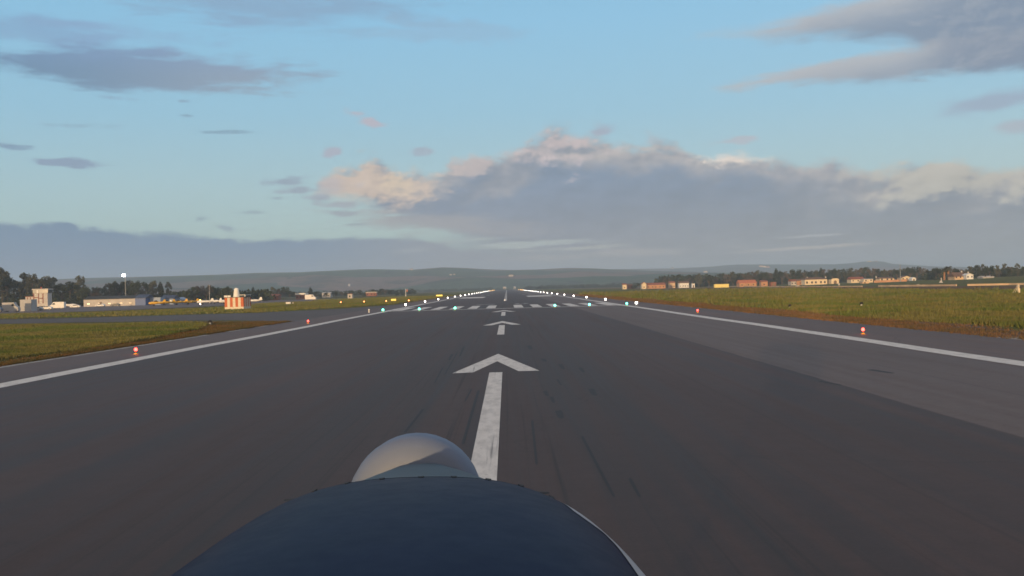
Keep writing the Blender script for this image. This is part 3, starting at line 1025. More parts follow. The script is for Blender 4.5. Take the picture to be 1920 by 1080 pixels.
# left field, beside the taxiway and beyond it
pl = scatter(36000, lambda Y: -31 - rng.uniform(0, 1, len(Y)) * (0.56 * Y - 31), lambda X, Y: ((X < -31.5 - 1.0 * np.sin(Y * .13) - np.maximum(0, (Y - 66) * .045) - np.maximum(0, (Y - 112) * .3)) & (Y < 141 - (X + 44) * .36 - 0) & (Y < 160) & (X > -0.56 * Y) & (rng.uniform(0, 1, len(X)) < 0.35 + 0.65 * vnoise(X, Y, .2))), 50, 176)
k = np.clip(pl[:, 1] / 90, 0.7, 4.5)
tufts('grass', pl, 0.27 * k ** 0.55 * (0.55 + 0.9 * vnoise(pl[:, 0], pl[:, 1], .23)), 0.12 * k, M['grass'])
pl = scatter(34000, lambda Y: -33 - rng.uniform(0, 1, len(Y)) * 150, lambda X, Y: (Y > 213 + np.maximum(0, (-X - 90) * .17) + np.maximum(0, (X + 52) * 3.6)) & (X > -0.58 * Y) & (X < -33) & ((X > -92 - 8 * np.sin(Y * .05)) | (Y < 288 + 9 * np.sin(X * .12))) & (rng.uniform(0, 1, len(X)) < 0.25 + 0.75 * vnoise(X, Y, .09)), 208, 620)
k = np.clip(pl[:, 1] / 90, 0.7, 5)
tufts('grass', pl, 0.2 * k ** 0.5, 0.12 * k, M['grass'], 4)
# dead grass on the verges
pd = scatter(15000, lambda Y: 29.3 + np.abs(rng.normal(0, 1, len(Y))) * 2.8, lambda X, Y: X < 39, 52, 420)
k = np.clip(pd[:, 1] / 90, 0.7, 4)
tufts('dry_grass', pd, 0.17 * k ** 0.5, 0.10 * k, M['drygrass'])
pd = scatter(9000, lambda Y: -29.2 - np.abs(rng.normal(0, 1, len(Y))) * (0.9 + np.maximum(0, (Y - 66) * .05) + np.maximum(0, (Y - 112) * .15)), lambda X, Y: (X > -60) & (Y < 152) & (Y < 137 - (X + 31) * .55), 50, 152)
k = np.clip(pd[:, 1] / 90, 0.7, 4)
tufts('dry_grass', pd, 0.15 * k ** 0.5, 0.09 * k, M['shadegrass'])

# ------------------------------------------------------------------ the aircraft nose
SEC = np.array([[1.2, -0.387, -0.739, 1.063, 0.576, 2.484], [2.2, -0.375, -0.732, 0.991, 0.537, 2.494], [3.0, -0.368, -0.735, 0.915, 0.497, 2.478], [3.8, -0.383, -0.762, 0.847, 0.459, 2.478],
                [4.5, -0.423, -0.833, 0.774, 0.423, 2.495], [4.9, -0.453, -0.9, 0.633, 0.401, 2.478], [5.4, -0.479, -0.949, 0.467, 0.379, 2.495], [5.8, -0.519, -0.992, 0.309, 0.354, 2.521]])


def sec_par(y):
    """Smooth (Catmull-like) interpolation of the section table."""
    r = SEC
    i = int(np.clip(np.searchsorted(r[:, 0], y) - 1, 0, len(r) - 2))
    t = (y - r[i, 0]) / (r[i + 1, 0] - r[i, 0])
    def slope(k):
        k0, k1 = max(k - 1, 0), min(k + 1, len(r) - 1)
        return (r[k1, 1:] - r[k0, 1:]) / (r[k1, 0] - r[k0, 0])
    h = r[i + 1, 0] - r[i, 0]
    p0, p1, m0, m1 = r[i, 1:], r[i + 1, 1:], slope(i) * h, slope(i + 1) * h
    return (2 * t**3 - 3 * t**2 + 1) * p0 + (t**3 - 2 * t**2 + t) * m0 + (-2 * t**3 + 3 * t**2) * p1 + (t**3 - t**2) * m1


def sec_pt(y, t, off=0.0):
    xc, zt, a, b, n = sec_par(y)
    a, b2 = a + off, b + off
    if math.sin(t) < 0:
        b2 *= 1.5
    x = xc + a * math.copysign(abs(math.cos(t)) ** (2 / n), math.cos(t))
    z = zt - b + b2 * math.copysign(abs(math.sin(t)) ** (2 / n), math.sin(t))
    return Vector((x, y, z + CH))


def skin(ys, n=72, off=0.0, cap0=True, cap1=True):
    mb = MB()
    # even spacing along the outline
    for y in ys:
        raw = [sec_pt(y, 2 * math.pi * k / 720, off) for k in range(721)]
        L = [0.0]
        for i in range(720):
            L.append(L[-1] + (raw[i + 1] - raw[i]).length)
        j = 0
        for k in range(n):
            s = L[-1] * k / n
            while L[j + 1] < s:
                j += 1
            f = (s - L[j]) / max(1e-9, L[j + 1] - L[j])
            mb.v.append(tuple(raw[j].lerp(raw[j + 1], f)))
    for i in range(len(ys) - 1):
        for k in range(n):
            mb.f.append((i * n + k, i * n + (k + 1) % n, (i + 1) * n + (k + 1) % n, (i + 1) * n + k))
    if cap0:
        mb.f.append(tuple(range(n)))
    if cap1:
        mb.f.append(tuple(range(len(ys) * n - 1, (len(ys) - 1) * n - 1, -1)))
    return mb


def aircraft():
    ac = thing('aeroplane', 'dark blue aeroplane nose with a grey dome for the blurred propeller, pointing down the runway from the bottom edge', 'aeroplane', (0, 0, 0))
    paint = newmat('navy_cowl_paint')
    m, g, p = paint
    tc = g.node('ShaderNodeTexCoord').outputs['Object']
    n = g.noise(tc, 3.0, 5, 0.6)
    c = g.mix(g.ss(n, 0.35, 0.7), (0.0048, 0.0085, 0.034), (0.0058, 0.0100, 0.039))
    g.put(p.inputs['Base Color'], c)
    g.put(p.inputs['Roughness'], g.ss(g.noise(tc, 9.0, 5, 0.7), 0.3, 0.7, 0.36, 0.40))
    p.inputs['IOR'].default_value = 1.08
    m2 = pm('navy_bowl_sheen', (0.020, 0.030, 0.046), 0.42, var=0.1, scale=4)  # same navy paint, its colour lightened to carry the sky reflection
    m2.node_tree.nodes['Principled BSDF'].inputs['IOR'].default_value = 1.22
    skin(np.linspace(1.2, 4.485, 34)).build('cowling', m, ac, smooth=True)
    skin(np.linspace(4.503, 5.8, 22)).build('nose_bowl', m2, ac, smooth=True)
    skin([4.478, 4.51], off=-0.006, cap0=False, cap1=False).build('cowl_seam', M['black'], ac, smooth=True)
    # latches along the seam
    for px in (515, 580, 642, 708, 776, 841, 905, 967, 1024):
        best = min((abs(950 + (sec_pt(4.46, t).x / 4.46 * F) - px), t) for t in np.linspace(0.25, 2.9, 300))[1]
        a = sec_pt(4.45, best, 0.001)
        tt = (sec_pt(4.45, best + 0.02) - sec_pt(4.45, best - 0.02)).normalized()
        nn = Vector((-tt.z, 0, tt.x)) * -1
        if nn.z < 0:
            nn = -nn
        mb = MB()
        w, l, h = 0.013, 0.018, 0.003
        pts = [a + tt * sx * w + Vector((0, sy * l, 0)) + nn * sz for sz in (-0.01, h) for sx, sy in ((-1, 1.2), (1, 1.2), (.35, -.9), (-.35, -.9))]
        mb.add(pts, [(0, 1, 2, 3), (4, 5, 6, 7), (0, 1, 5, 4), (1, 2, 6, 5), (2, 3, 7, 6), (3, 0, 4, 7)])
        mb.build('latch', M['black'], ac)
    # pale trim stripe down the right shoulder
    mb = MB()
    rows = []
    ts = np.linspace(0.02, 1.5, 400)
    for y in np.linspace(2.6, 4.38, 44):
        te = float(np.interp(y, [2.6, 3.36, 3.54, 3.74, 3.81, 3.95, 4.36], [0.44, 0.455, 0.46, 0.50, 0.60, 0.67, 0.69]))
        ti = te + 0.075 + 0.10 * (4.4 - y)
        to = te - 0.12
        rows.append([sec_pt(y, to + (ti - to) * s, 0.0015) for s in (0, .2, .4, .6, .8, 1)])
    for r in rows:
        mb.v += [tuple(v) for v in r]
    w = len(rows[0])
    mb.f = [(i * w + k, i * w + k + 1, (i + 1) * w + k + 1, (i + 1) * w + k) for i in range(len(rows) - 1) for k in range(w - 1)]
    mb.build('trim_stripe', pm('pale_trim', (0.30, 0.31, 0.34), 0.4, var=0.08), ac, smooth=True)
    # solid dome standing in for the blurred propeller, two still blades behind it
    sx, sz = -0.59, CH - 1.295
    prof = [(0.26, -0.36), (0.36, -0.34), (0.405, -0.28), (0.41, -0.15), (0.40, 0.0), (0.37, 0.17), (0.32, 0.33), (0.24, 0.47), (0.16, 0.57), (0.05, 0.61), (0.01, 0.615)]
    MB().lathe(prof, (sx, 6.35, sz), 'y', 40).build('prop_blur_dome', pm('prop_dome_grey', (0.115, 0.145, 0.215), 0.6, var=0.08, scale=3), ac, smooth=True)
    for s in (-1, 1):
        mb = MB()
        st = []
        for k, (r, chord, th) in enumerate(((0.28, .10, .05), (.45, .14, .035), (.62, .15, .022), (.76, .11, .014), (.82, .05, .008))):
            st += [(sx + s * r, 6.25 - chord / 2, sz + .02), (sx + s * r, 6.25, sz + .02 + th / 2), (sx + s * r, 6.25 + chord / 2, sz + .02), (sx + s * r, 6.25, sz + .02 - th / 2)]
        fs = [(4 * k + i, 4 * k + (i + 1) % 4, 4 * k + 4 + (i + 1) % 4, 4 * k + 4 + i) for k in range(4) for i in range(4)] + [(0, 1, 2, 3), (16, 17, 18, 19)]
        mb.add(st, fs)
        mb.build('propeller_blade', M['black'], ac, smooth=False)
    # nose leg and wheel, out of sight under the cowling
    MB().tube((-0.45, 4.2, CH - 1.6), (-0.45, 4.45, 0.3), 0.06).build('nose_leg', M['steel'], ac, smooth=True)
    wh = MB()
    wh.tube((-0.55, 4.45, 0.315), (-0.35, 4.45, 0.315), 0.3, n=24)
    wh.build('nose_wheel', M['black'], ac, smooth=False, bevel=0.04)
    return ac


aircraft()

# ------------------------------------------------------------------ airfield lights
EM = dict(white=emit('lamp_white', (1.0, 0.93, 0.84), 14), red=emit('lamp_red', (1.0, 0.042, 0.030), 14), green=emit('lamp_green', (0.13, 1.0, 0.72), 6.5),
          yellow=emit('lamp_yellow', (1.0, 0.55, 0.14), 9), amber=emit('lamp_amber', (1.0, 0.28, 0.09), 9))
for k in EM.values():
    k.cycles.emission_sampling = 'FRONT'


def make_light(colour, label, group, rad):
    t = thing('runway_light', label, 'runway light', (0, 0, 0), 0, group)
    MB().lathe([(0.16, 0), (0.16, .03), (0.09, .05), (0.05, .10)], n=10).build('base', M['yellow'] if colour != 'white' else M['steel'], t)
    MB().lathe([(0.03, .08), (0.03, .24)], n=8).build('stem', M['darkgrey'], t)
    MB().lathe([(rad * .6, .22), (rad, .26), (rad, .26 + rad * .7), (rad * .8, .26 + rad * 1.3), (rad * .35, .26 + rad * 1.6)], n=12).build('lens', EM[colour], t, smooth=True)
    return t


GR_W = 'white edge lights along the runway'
GR_R = 'red edge lights before the threshold'
GR_G = 'green threshold lights'
GR_Y = 'yellow edge lights towards the far runway end'
GR_A = 'amber lights across the left taxiway'
pw = make_light('white', '', GR_W, 0.21)
first = True
for s, X in ((-1, -24.7), (1, 24.0)):
    side = 'left' if s < 0 else 'right'
    k0 = 1 if s < 0 else 0
    for k in range(k0, 22):
        Y = 187 + 58.5 * k
        n = k - k0
        if n < 7:
            lab = f'white runway edge light on the {side} edge line, {ORD[n]} one beyond the threshold bar'
        else:
            lab = f'white edge light merging into the bright far line on the {side} runway edge'
        if first:
            o = pw
            o.location = (X, Y, .012)
            o['label'] = lab
            first = False
        else:
            o = dup(pw, (X, Y, .012), 0, lab)
        if n >= 7:
            o['group'] = f'far white lights on the {side} runway edge'
py_ = make_light('yellow', '', GR_Y, 0.21)
first = True
for s, X in ((-1, -24.7), (1, 24.0)):
    side = 'left' if s < 0 else 'right'
    for k in range(22, 32):
        lab = f'yellow edge light in the far glowing line on the {side} runway edge'
        o = py_ if first else dup(py_, (0, 0, 0))
        first = False
        o.location = (X, 187 + 58.5 * k, .012)
        o['label'] = lab
        o['group'] = f'far yellow lights on the {side} runway edge'
pr_ = make_light('red', '', GR_R, 0.10)
for i, (X, Y, lab) in enumerate(((-24.7, 67, 'red edge light on the left shoulder, nearest to the aeroplane'), (-24.7, 125, 'red edge light beside the left edge line near the brown verge tip'),
                                 (24.0, 68, 'red edge light on the right shoulder, nearest to the aeroplane'), (24.0, 127, 'red edge light beside the right edge line, second before the threshold'),
                                 (35.6, 383, 'small red light in the right grass verge beyond the threshold'))):
    o = pr_ if i == 0 else dup(pr_, (0, 0, 0))
    o.location = (X, Y, .012)
    o['label'] = lab
pr_['group'] = GR_R
pg = make_light('green', '', GR_G, 0.19)
for i, (X, lab) in enumerate(((-22.6, 'green threshold light at the left end of the threshold bar'), (-16.0, 'green threshold light in front of the left outer stripes, middle of the left three'),
                              (-9.5, 'green threshold light left of the arrows, innermost of the left three'), (8.7, 'green threshold light right of the arrows, innermost of the right three'),
                              (15.0, 'green threshold light in front of the right outer stripes, middle of the right three'), (21.8, 'green threshold light at the right end of the threshold bar'))):
    o = pg if i == 0 else dup(pg, (0, 0, 0))
    o.location = (X, 183.5, .012)
    o['label'] = lab
pa = make_light('amber', '', GR_A, 0.20)
for i, (X, lab) in enumerate(((-57, 'amber light in the left grass, leftmost of the row of four'), (-49, 'amber light in the left grass, second from the left in the row'),
                              (-41.4, 'amber light in the left grass just left of the yellow sign'), (-33.7, 'reddish amber light nearest the runway in the left row of four'))):
    o = pa if i == 0 else dup(pa, (0, 0, 0))
    o.location = (X, 346, .012)
    o['label'] = lab


def dead_lamp(loc, label):
    t = thing('unlit_light', label, 'airfield light', loc, 0, 'unlit lights on the verges')
    MB().lathe([(0.2, 0), (0.2, .05), (0.14, .08), (0.12, .26)], n=12).build('base', M['white'], t)
    MB().lathe([(0.10, .24), (0.24, .30), (0.24, .50), (0.12, .58)], n=12).build('lens', M['black'], t)
    return t


dl = dead_lamp((-38.9, 132, .0), 'unlit dark lamp on a white base in the left verge before the checkered hut')
dup(dl, (38.2, 136, 0), 0, 'unlit dark lamp on a pale base at the right verge edge, left of another')
dup(dl, (48.6, 138, 0), 0, 'unlit dark lamp half hidden in the right grass')
dl2 = thing('unlit_light', 'small unlit white light just left of the leftmost green light', 'airfield light', (-24.8, 181, .006))
MB().lathe([(0.14, 0), (0.14, .04), (0.10, .08), (0.10, .4)], n=10).build('base', M['white'], dl2)
MB().lathe([(0.13, .4), (0.16, .5), (0.12, .62), (.04, .66)], n=10).build('lens', pm('clear_lens', (0.75, 0.75, 0.72), .2), dl2)
cl = thing('centre_light', 'small pale light on the centre line just beyond the runway number', 'runway light', (CX - .2, 296, .012))
MB().lathe([(0.3, 0), (0.28, .05), (0.2, .12)], n=12).build('housing', M['steel'], cl)
MB().lathe([(0.19, .11), (0.22, .22), (0.14, .40), (0.05, .44)], n=12).build('lens', emit('lamp_dim', (1, .95, .88), 0.35), cl, smooth=True)


def guidance_sign(loc, w, h, label, lit=0.5):
    t = thing('taxiway_sign', label, 'sign', loc, R(-8), 'yellow taxiway signs on the left')
    MB().box(-w / 2, w / 2, -.08, .08, .25, .25 + h).build('panel', M['darkgrey'], t, bevel=.02)
    mm = emit('sign_face_yellow', (0.85, 0.62, 0.06), lit)
    MB().box(-w / 2 + .05, w / 2 - .05, -.10, -.083, .30, .20 + h).build('sign_face', mm, t)
    for s in (-1, 1):
        MB().box(s * w * .35 - .04, s * w * .35 + .04, -.04, .04, 0, .245).build('leg', M['steel'], t)
    return t


guidance_sign((-40.0, 356, 0), 1.9, .8, 'yellow taxiway sign between the two right amber lights', 0.30)
guidance_sign((-36.5, 545, 0), 3.6, .9, 'bright pale yellow taxiway sign further along the left grass, by the far edge lights', 0.5)

# equipment cabinets and posts in the grass
t = thing('equipment_cabinet', 'small white equipment cabinet standing in the grass right of the checkered hut', 'cabinet', (-75.8, 350, 0))
MB().box(-.8, .8, -.5, .5, .12, .85).build('housing', M['white'], t, bevel=.03)
MB().box(-.85, .85, -.55, .55, .853, .93).build('lid', M['offwhite'], t)
MB().box(-.7, .7, -.4, .4, 0, .118).build('plinth', M['concrete'], t)
t = thing('marker_post', 'short white post beside the small white cabinet in the left grass', 'post', (-74.2, 350, 0))
MB().lathe([(.13, 0), (.13, .75), (.07, .85)], n=10).build('shaft', M['white'], t)
MB().lathe([(.14, .5), (.14, .6)], n=10).build('band', M['red'], t)
t = thing('marker_post', 'cream post with slanted braces at the far right edge, in the grass', 'post', (97.2, 191, 0))
MB().box(-.22, .22, -.22, .22, 0, 1.15).build('plinth', M['cream'], t, bevel=.03)
MB().box(-.12, .12, -.12, .12, 1.153, 1.9).build('shaft', M['cream'], t)
MB().box(-.3, .18, -.2, .2, 1.5, 1.72).build('lamp_box', M['offwhite'], t)
for s in (-1, 1):
    MB().tube((-.1, s * .1, 1.7), (-1.1, s * .5, 0), .035, n=6).build('brace', M['cream'], t)
for px, Y, w, h, lab in ((1574, 610, .9, 1.2, 'small pale box in the brown strip below the arched house'), (1723, 430, .9, .7, 'small white box on the wall line right of the cream houses'),
                         (1496, 640, 2.4, .5, 'low white block in the brown strip below the orange sheds'), (1262, 360, .9, .45, 'tiny pale block in the right grass, below the red houses'),
                         (1255 - 44, 345, 1.1, .4, 'tiny pale block in the right grass beside the reddish light')):
    o = gpos(px, Y)
    t = thing('equipment_cabinet', lab, 'cabinet', o, 0, 'small pale boxes in the right field')
    MB().box(-w / 2, w / 2, -.4, .4, 0, h).build('housing', M['offwhite'], t, bevel=.03)
    MB().box(-w / 2 - .04, w / 2 + .04, -.44, .44, h + .002, h + .07).build('lid', M['white'], t)

# ------------------------------------------------------------------ checkered hut with the white radome
def stripes_mat():
    m, g, p = newmat('orange_white_stripes')
    tc = g.node('ShaderNodeTexCoord').outputs['Object']
    nrm = g.node('ShaderNodeNewGeometry').outputs['Normal']
    x, y, z = g.sep(tc)
    nx, ny, nz = g.sep(nrm)
    u = g.mix(g.m('GREATER_THAN', g.m('ABSOLUTE', nx), 0.5), g.xyz(g.m('DIVIDE', g.m('ADD', x, 2.45), 0.70), 0, 0), g.xyz(g.m('DIVIDE', g.m('ADD', y, 3.75), 1.0714), 0, 0))
    uu = g.sep(u)[0]
    row = g.m('GREATER_THAN', z, 0.72)
    ph = g.m('MODULO', g.m('FLOOR', uu), 2.0)
    k = g.m('MULTIPLY', g.m('SUBTRACT', 1.0, ph), row)
    n = g.noise(tc, 1.6, 4, 0.6)
    f = g.ss(n, .3, .7, .85, 1.1, 'LINEAR')
    c = g.mix(k, (0.66, 0.58, 0.44), (0.50, 0.115, 0.035))
    g.put(p.inputs['Base Color'], g.mul(c, g.xyz(f, f, f)))
    p.inputs['Roughness'].default_value = 0.7
    return m


hut = thing('radio_hut', 'orange and white striped hut with a white cone on its roof, in the left grass', 'hut', (-70.9, 266, 0))
MB().box(-2.45, 2.45, -3.75, 3.75, 0, 3.15).build('wall', stripes_mat(), hut)
rf = MB().box(-2.6, 2.6, -3.9, 3.9, 3.153, 3.3).build('roof', M['darkgrey'], hut)
MB().box(-2.55, -2.35, -3.755, -3.0, 3.303, 3.75).build('roof_post', M['white'], hut)
MB().box(-1.6, -.9, -3.7, -3.3, 3.303, 3.72).build('roof_box', M['white'], hut)
MB().box(-2.5, -1.7, -3.7, -3.2, 3.303, 3.72).build('roof_box', M['white'], hut)
MB().box(1.0, 2.58, -2.5, 3.6, 3.72, 3.86).build('roof_rail', M['white'], hut)
for xx, yy in ((1.1, -2.3), (2.45, -2.3), (2.45, 3.4), (1.1, 3.4)):
    MB().box(xx - .06, xx + .06, yy - .06, yy + .06, 3.303, 3.717).build('roof_post', M['steel'], hut)
MB().lathe([(0.86, 3.303), (.84, 3.4), (.66, 4.9), (.60, 5.35), (.48, 5.55), (.2, 5.66), (.02, 5.68)], (.35, -2.4, 0), n=20).build('radome', M['white'], hut, smooth=True)
MB().box(-.45, .45, 3.753, 3.80, .02, 2.1).build('door', M['offwhite'], hut)

# ------------------------------------------------------------------ buildings
def house(name, label, cat, px0, px1, pytop, Y, depth, wall, roof, kind='gable', rh=1.2, wins=0, winh=1.0, winw=.9, sill=1.0, door=None, rz=0.0, chimney=None, over=.3, zoff=None, group=None, arch=False, awn=None):
    X0, X1 = at(px0, pytop, Y).x, at(px1, pytop, Y).x
    cx = (X0 + X1) / 2
    gz = terr(cx, Y) if zoff is None else zoff
    H = at((px0 + px1) / 2, pytop, Y).z - gz
    w = (X1 - X0) / 2
    t = thing(name, label, cat, (cx, Y + depth / 2, gz), rz, group)
    d = depth / 2
    if not arch:
        MB().box(-w, w, -d, d, -.3, H).build('wall', M[wall], t)
    else:
        aw, ah = w * .42, H * .62
        poly = [(-w, -.3), (-aw, -.3), (-aw, ah * .55)] + [(-aw * math.cos(q), ah * .55 + ah * .45 * math.sin(q)) for q in np.linspace(.15, math.pi - .15, 9)] + [(aw, ah * .55), (aw, -.3), (w, -.3), (w, H * .8)] + \
               [(w * math.cos(q), H * .8 + H * .2 * math.sin(q)) for q in np.linspace(.15, math.pi - .15, 11)] + [(-w, H * .8)]
        MB().prism(poly, -d, -d + .5, axis='y').build('wall', M[wall], t)
        MB().box(-w + .02, w - .02, -d + .503, d, -.3, H * .8).build('wall', M[wall], t)
        MB().box(-aw, aw, -d + .42, -d + .5, 0, ah).build('door', M['wood'], t)
    if kind == 'gable':
        poly = [(-d - over, H - .02), (-d - over, H + .12), (0, H + rh), (d + over, H + .12), (d + over, H - .02), (0, H + .02 if False else H - .02)]
        r = MB().prism(poly, -w - over, w + over).build('roof', M[roof], t)
    elif kind == 'gable_front':
        poly = [(-w - over, H + .0), (-w - over, H + .14), (0, H + rh + .14), (w + over, H + .14), (w + over, H + .0), (0, H + rh)]
        r = MB().prism(poly, -d - over, d + over, axis='y').build('roof', M[roof], t)
        MB().prism([(-w, H + .003), (0, H + rh - .02), (w, H + .003)], -d, -d + .3, axis='y').build('gable', M[wall], t)
    elif kind == 'hip':
        vs = [(-w - over, -d - over, H + .003), (w + over, -d - over, H + .003), (w + over, d + over, H + .003), (-w - over, d + over, H + .003), (-w * .6, 0, H + rh), (w * .6, 0, H + rh)]
        r = MB().add(vs, [(3, 2, 1, 0), (0, 1, 5, 4), (1, 2, 5), (2, 3, 4, 5), (3, 0, 4)]).build('roof', M[roof], t)
    else:
        r = MB().box(-w - over * .5, w + over * .5, -d - over * .5, d + over * .5, H + .003, H + rh).build('roof', M[roof], t)
    if chimney:
        for (cxx, ch) in chimney:
            MB().box(cxx - .35, cxx + .35, -.3, .3, H + rh * .5, H + rh + ch).build('chimney', M['offwhite'], r)
    for k in range(wins):
        xw = -w + (k + .5 + (.08 if k % 2 else -.05)) * (2 * w / wins)
        f = MB().box(xw - winw / 2, xw + winw / 2, -d - .03, -d + .1, sill, sill + winh).build('window', M['wood' if wall != 'white' else 'offwhite'], t)
        MB().box(xw - winw / 2 + .08, xw + winw / 2 - .08, -d - .035, -d - .032, sill + .08, sill + winh - .08).build('pane', M['glass'], f)
    if door is not None:
        dd = MB().box(door - .55, door + .55, -d - .04, -d + .1, 0.02, min(2.1, H - .3)).build('door', M['wood'], t)
        MB().box(door + .36, door + .42, -d - .08, -d - .042, 1.0, 1.12).build('handle', M['steel'], dd)
    return t


# --- left: tower, hangars, cabins
tw = thing('control_tower', 'low control tower with red framed cream walls and a dark glazed cab', 'control tower', gpos(83, 505), R(2))
MB().box(-3.6, 3.4, -2.6, 2.6, 0, 7.4).build('wall', M['offwhite'], tw)
cab = MB().box(-3.7, 3.7, -2.8, 2.8, 7.403, 9.0).build('cab_glazing', M['glass'], tw)
MB().box(-4.0, 4.0, -3.1, 3.1, 9.003, 9.5).build('roof', M['offwhite'], tw)
MB().box(-1.75, -1.15, -2.84, -2.803, 7.4, 9.0).build('cab_pillar', M['white'], cab)
MB().box(-.8, -.5, -.3, .3, 9.503, 10.4).build('roof_mast', M['red'], tw)
for x0, x1, z0, z1 in ((-3.6, -3.1, .2, 7.2), (-1.2, -.8, 2.2, 7.2), (.9, 1.4, 2.2, 7.2), (-3.1, -1.203, 5.0, 5.4), (-.797, .897, 4.6, 5.0)):
    MB().box(x0, x1, -2.66, -2.603, z0, z1).build('red_frame', M['redbrick'], tw)
for x0, z0 in ((-2.6, 5.6), (-.2, 5.3), (-2.6, 2.6), (-.2, 2.6)):
    f = MB().box(x0, x0 + .9, -2.66, -2.603, z0, z0 + 1.2).build('window', M['white'], tw)
    MB().box(x0 + .1, x0 + .8, -2.668, -2.662, z0 + .1, z0 + 1.1).build('pane', M['glass'], f)
MB().box(-7.6, -3.603, -2.2, 2.4, 0, 5.6).build('annex', M['offwhite'], tw)
MB().box(-7.8, -3.603, -2.4, 2.6, 5.603, 5.85).build('annex_roof', M['redbrick'], tw)
for x0 in (-6.9, -5.4):
    MB().box(x0, x0 + .5, -2.26, -2.203, .2, 5.4).build('red_frame', M['redbrick'], tw)

house('portable_cabin', 'tall pale grey cabin standing on the apron in front of the control tower', 'cabin', 39.5, 60.5, 562, 362, 4.5, 'greywhite', 'greywhite', 'flat', .12, over=.1)
house('hangar', 'long low off-white hangar with a dark roof under the floodlight', 'hangar', 158, 254, 560.5, 500, 14, 'offwhite', 'darkroof', 'gable', 1.6, wins=5, winh=.9, winw=1.6, sill=.9, rz=R(3), door=-4.5)
house('hangar', 'bright blue hangar with a navy roof joining the white hangar', 'hangar', 254.5, 274, 559, 497, 12, 'blue', 'navy', 'gable', 1.9)
house('hangar', 'pale blue shed with a flat roof right of the blue door', 'shed', 274.5, 302, 558.5, 503, 10, 'paleblue', 'paleblue', 'flat', .25, wins=3, winh=.8, winw=1.0)
house('hangar', 'pale blue shed with a navy roof behind the yellow aeroplanes', 'shed', 302.5, 326, 560, 510, 10, 'paleblue', 'navy', 'gable', 1.9, wins=2, winw=1.2)
house('hangar', 'small pale blue hangar with low gable behind the last yellow aeroplane', 'shed', 327, 341, 562, 540, 10, 'paleblue', 'paleblue', 'gable_front', 1.3, door=0.0)
house('house', 'low red roofed house among trees right of the cypresses', 'house', 494, 522, 555, 640, 9, 'redbrick', 'tile', 'gable', 1.3, wins=3)
house('house', 'flat white roofed house with dark red walls in the left trees', 'house', 555, 572, 552.5, 660, 9, 'redbrick', 'white', 'flat', 1.1, wins=3, over=.8)
house('portable_cabin', 'pale pink cabin in front of the far left tree line', 'cabin', 652, 660.5, 551, 560, 4, 'offwhite', 'redbrick', 'flat', .2, wins=1)
house('house', 'long low house with a pale pink roof edge in the far left trees', 'house', 686, 706, 548.6, 860, 9, 'redbrick', 'offwhite', 'flat', .7, wins=3)
house('house', 'low pale farm shed in the far left trees', 'shed', 604, 620, 549.5, 800, 9, 'greywhite', 'greywhite', 'gable', 1.0, wins=2)
house('hangar', 'tiny white shed beyond the far end of the runway', 'shed', 963, 967, 537.6, 2360, 8, 'greywhite', 'greywhite', 'gable', 1.5, door=0.0)
house('hangar', 'tiny low white shed left of the runway axis beyond its far end', 'shed', 943, 949, 537.8, 2420, 8, 'offwhite', 'offwhite', 'gable', 1.0, door=0.0)

# --- right: farmhouses and sheds
house('house', 'tiny cream house at the left end of the right-hand village', 'house', 1168, 1175, 533.6, 900, 7, 'cream', 'tile', 'gable', 1.2, wins=1)
house('house', 'dull brick house right of the tiny cream house', 'house', 1177, 1186, 534, 930, 8, 'redbrick', 'oldtile', 'gable', 1.2, wins=2)
house('house', 'yellow gabled house end joined to a long terracotta barn', 'house', 1204, 1212, 532.3, 850, 8, 'cream', 'tile', 'gable_front', 1.6, wins=1)
house('barn', 'long terracotta roofed barn right of the yellow gable', 'barn', 1212.5, 1248, 534, 856, 9, 'pinkwall', 'tile', 'gable', 1.9, wins=5)
house('house', 'pink brick house set higher behind bushes left of the white wall', 'house', 1256, 1266, 530, 900, 8, 'sandwall', 'tile', 'gable', 1.5, wins=2)
house('house', 'long low white house with a dark red roof', 'house', 1274, 1292, 530.5, 880, 8, 'white', 'oldtile', 'gable', 1.6, wins=4)
house('shed', 'small white shed beside the long low white house', 'shed', 1298, 1303, 531.6, 840, 5, 'white', 'white', 'flat', .15, door=0.0)
house('barn', 'shed with a bright orange tiled roof behind the yellow lorry', 'barn', 1387, 1419, 530.5, 760, 10, 'pinkwall', 'orange', 'gable', 2.4, wins=3)
house('shed', 'small orange shed right of the orange roofed barn', 'shed', 1428, 1440, 528, 740, 6, 'pinkwall', 'tile', 'gable', 1.1, wins=1)
house('shed', 'small dull red shed, second right of the orange roofed barn', 'shed', 1446, 1456, 529, 735, 6, 'redbrick', 'oldtile', 'flat', .3, door=0.0)
house('house', 'pale house with a dark red roof at the left of the long cream house', 'house', 1484, 1494, 527.5, 740, 8, 'offwhite', 'tile', 'gable', 1.6, wins=2)
house('house', 'cream annex with a brown roof joining the long cream house', 'house', 1495, 1509, 526, 745, 8, 'pinkwall', 'oldtile', 'gable', 1.3, wins=1)
house('house', 'long cream farmhouse with five dark windows and a brown roof', 'house', 1510, 1552, 523.8, 720, 9, 'cream', 'oldtile', 'hip', 1.6, wins=5, winh=1.5, winw=1.2, sill=.9, chimney=((-5.0, .5), (8.3, .5)))
house('house', 'cream house front with one big dark arch', 'house', 1560, 1574, 521.5, 715, 7, 'cream', 'oldtile', 'flat', .02, over=0, arch=True)
house('house', 'red walled house with a long terracotta roof right of the arched house', 'house', 1597, 1622, 523.6, 730, 9, 'cream', 'tile', 'gable', 1.9, wins=3)
house('house', 'cream lean-to house below the red walled house', 'house', 1621, 1638, 523.5, 700, 7, 'cream', 'offwhite', 'gable', .5, wins=2)
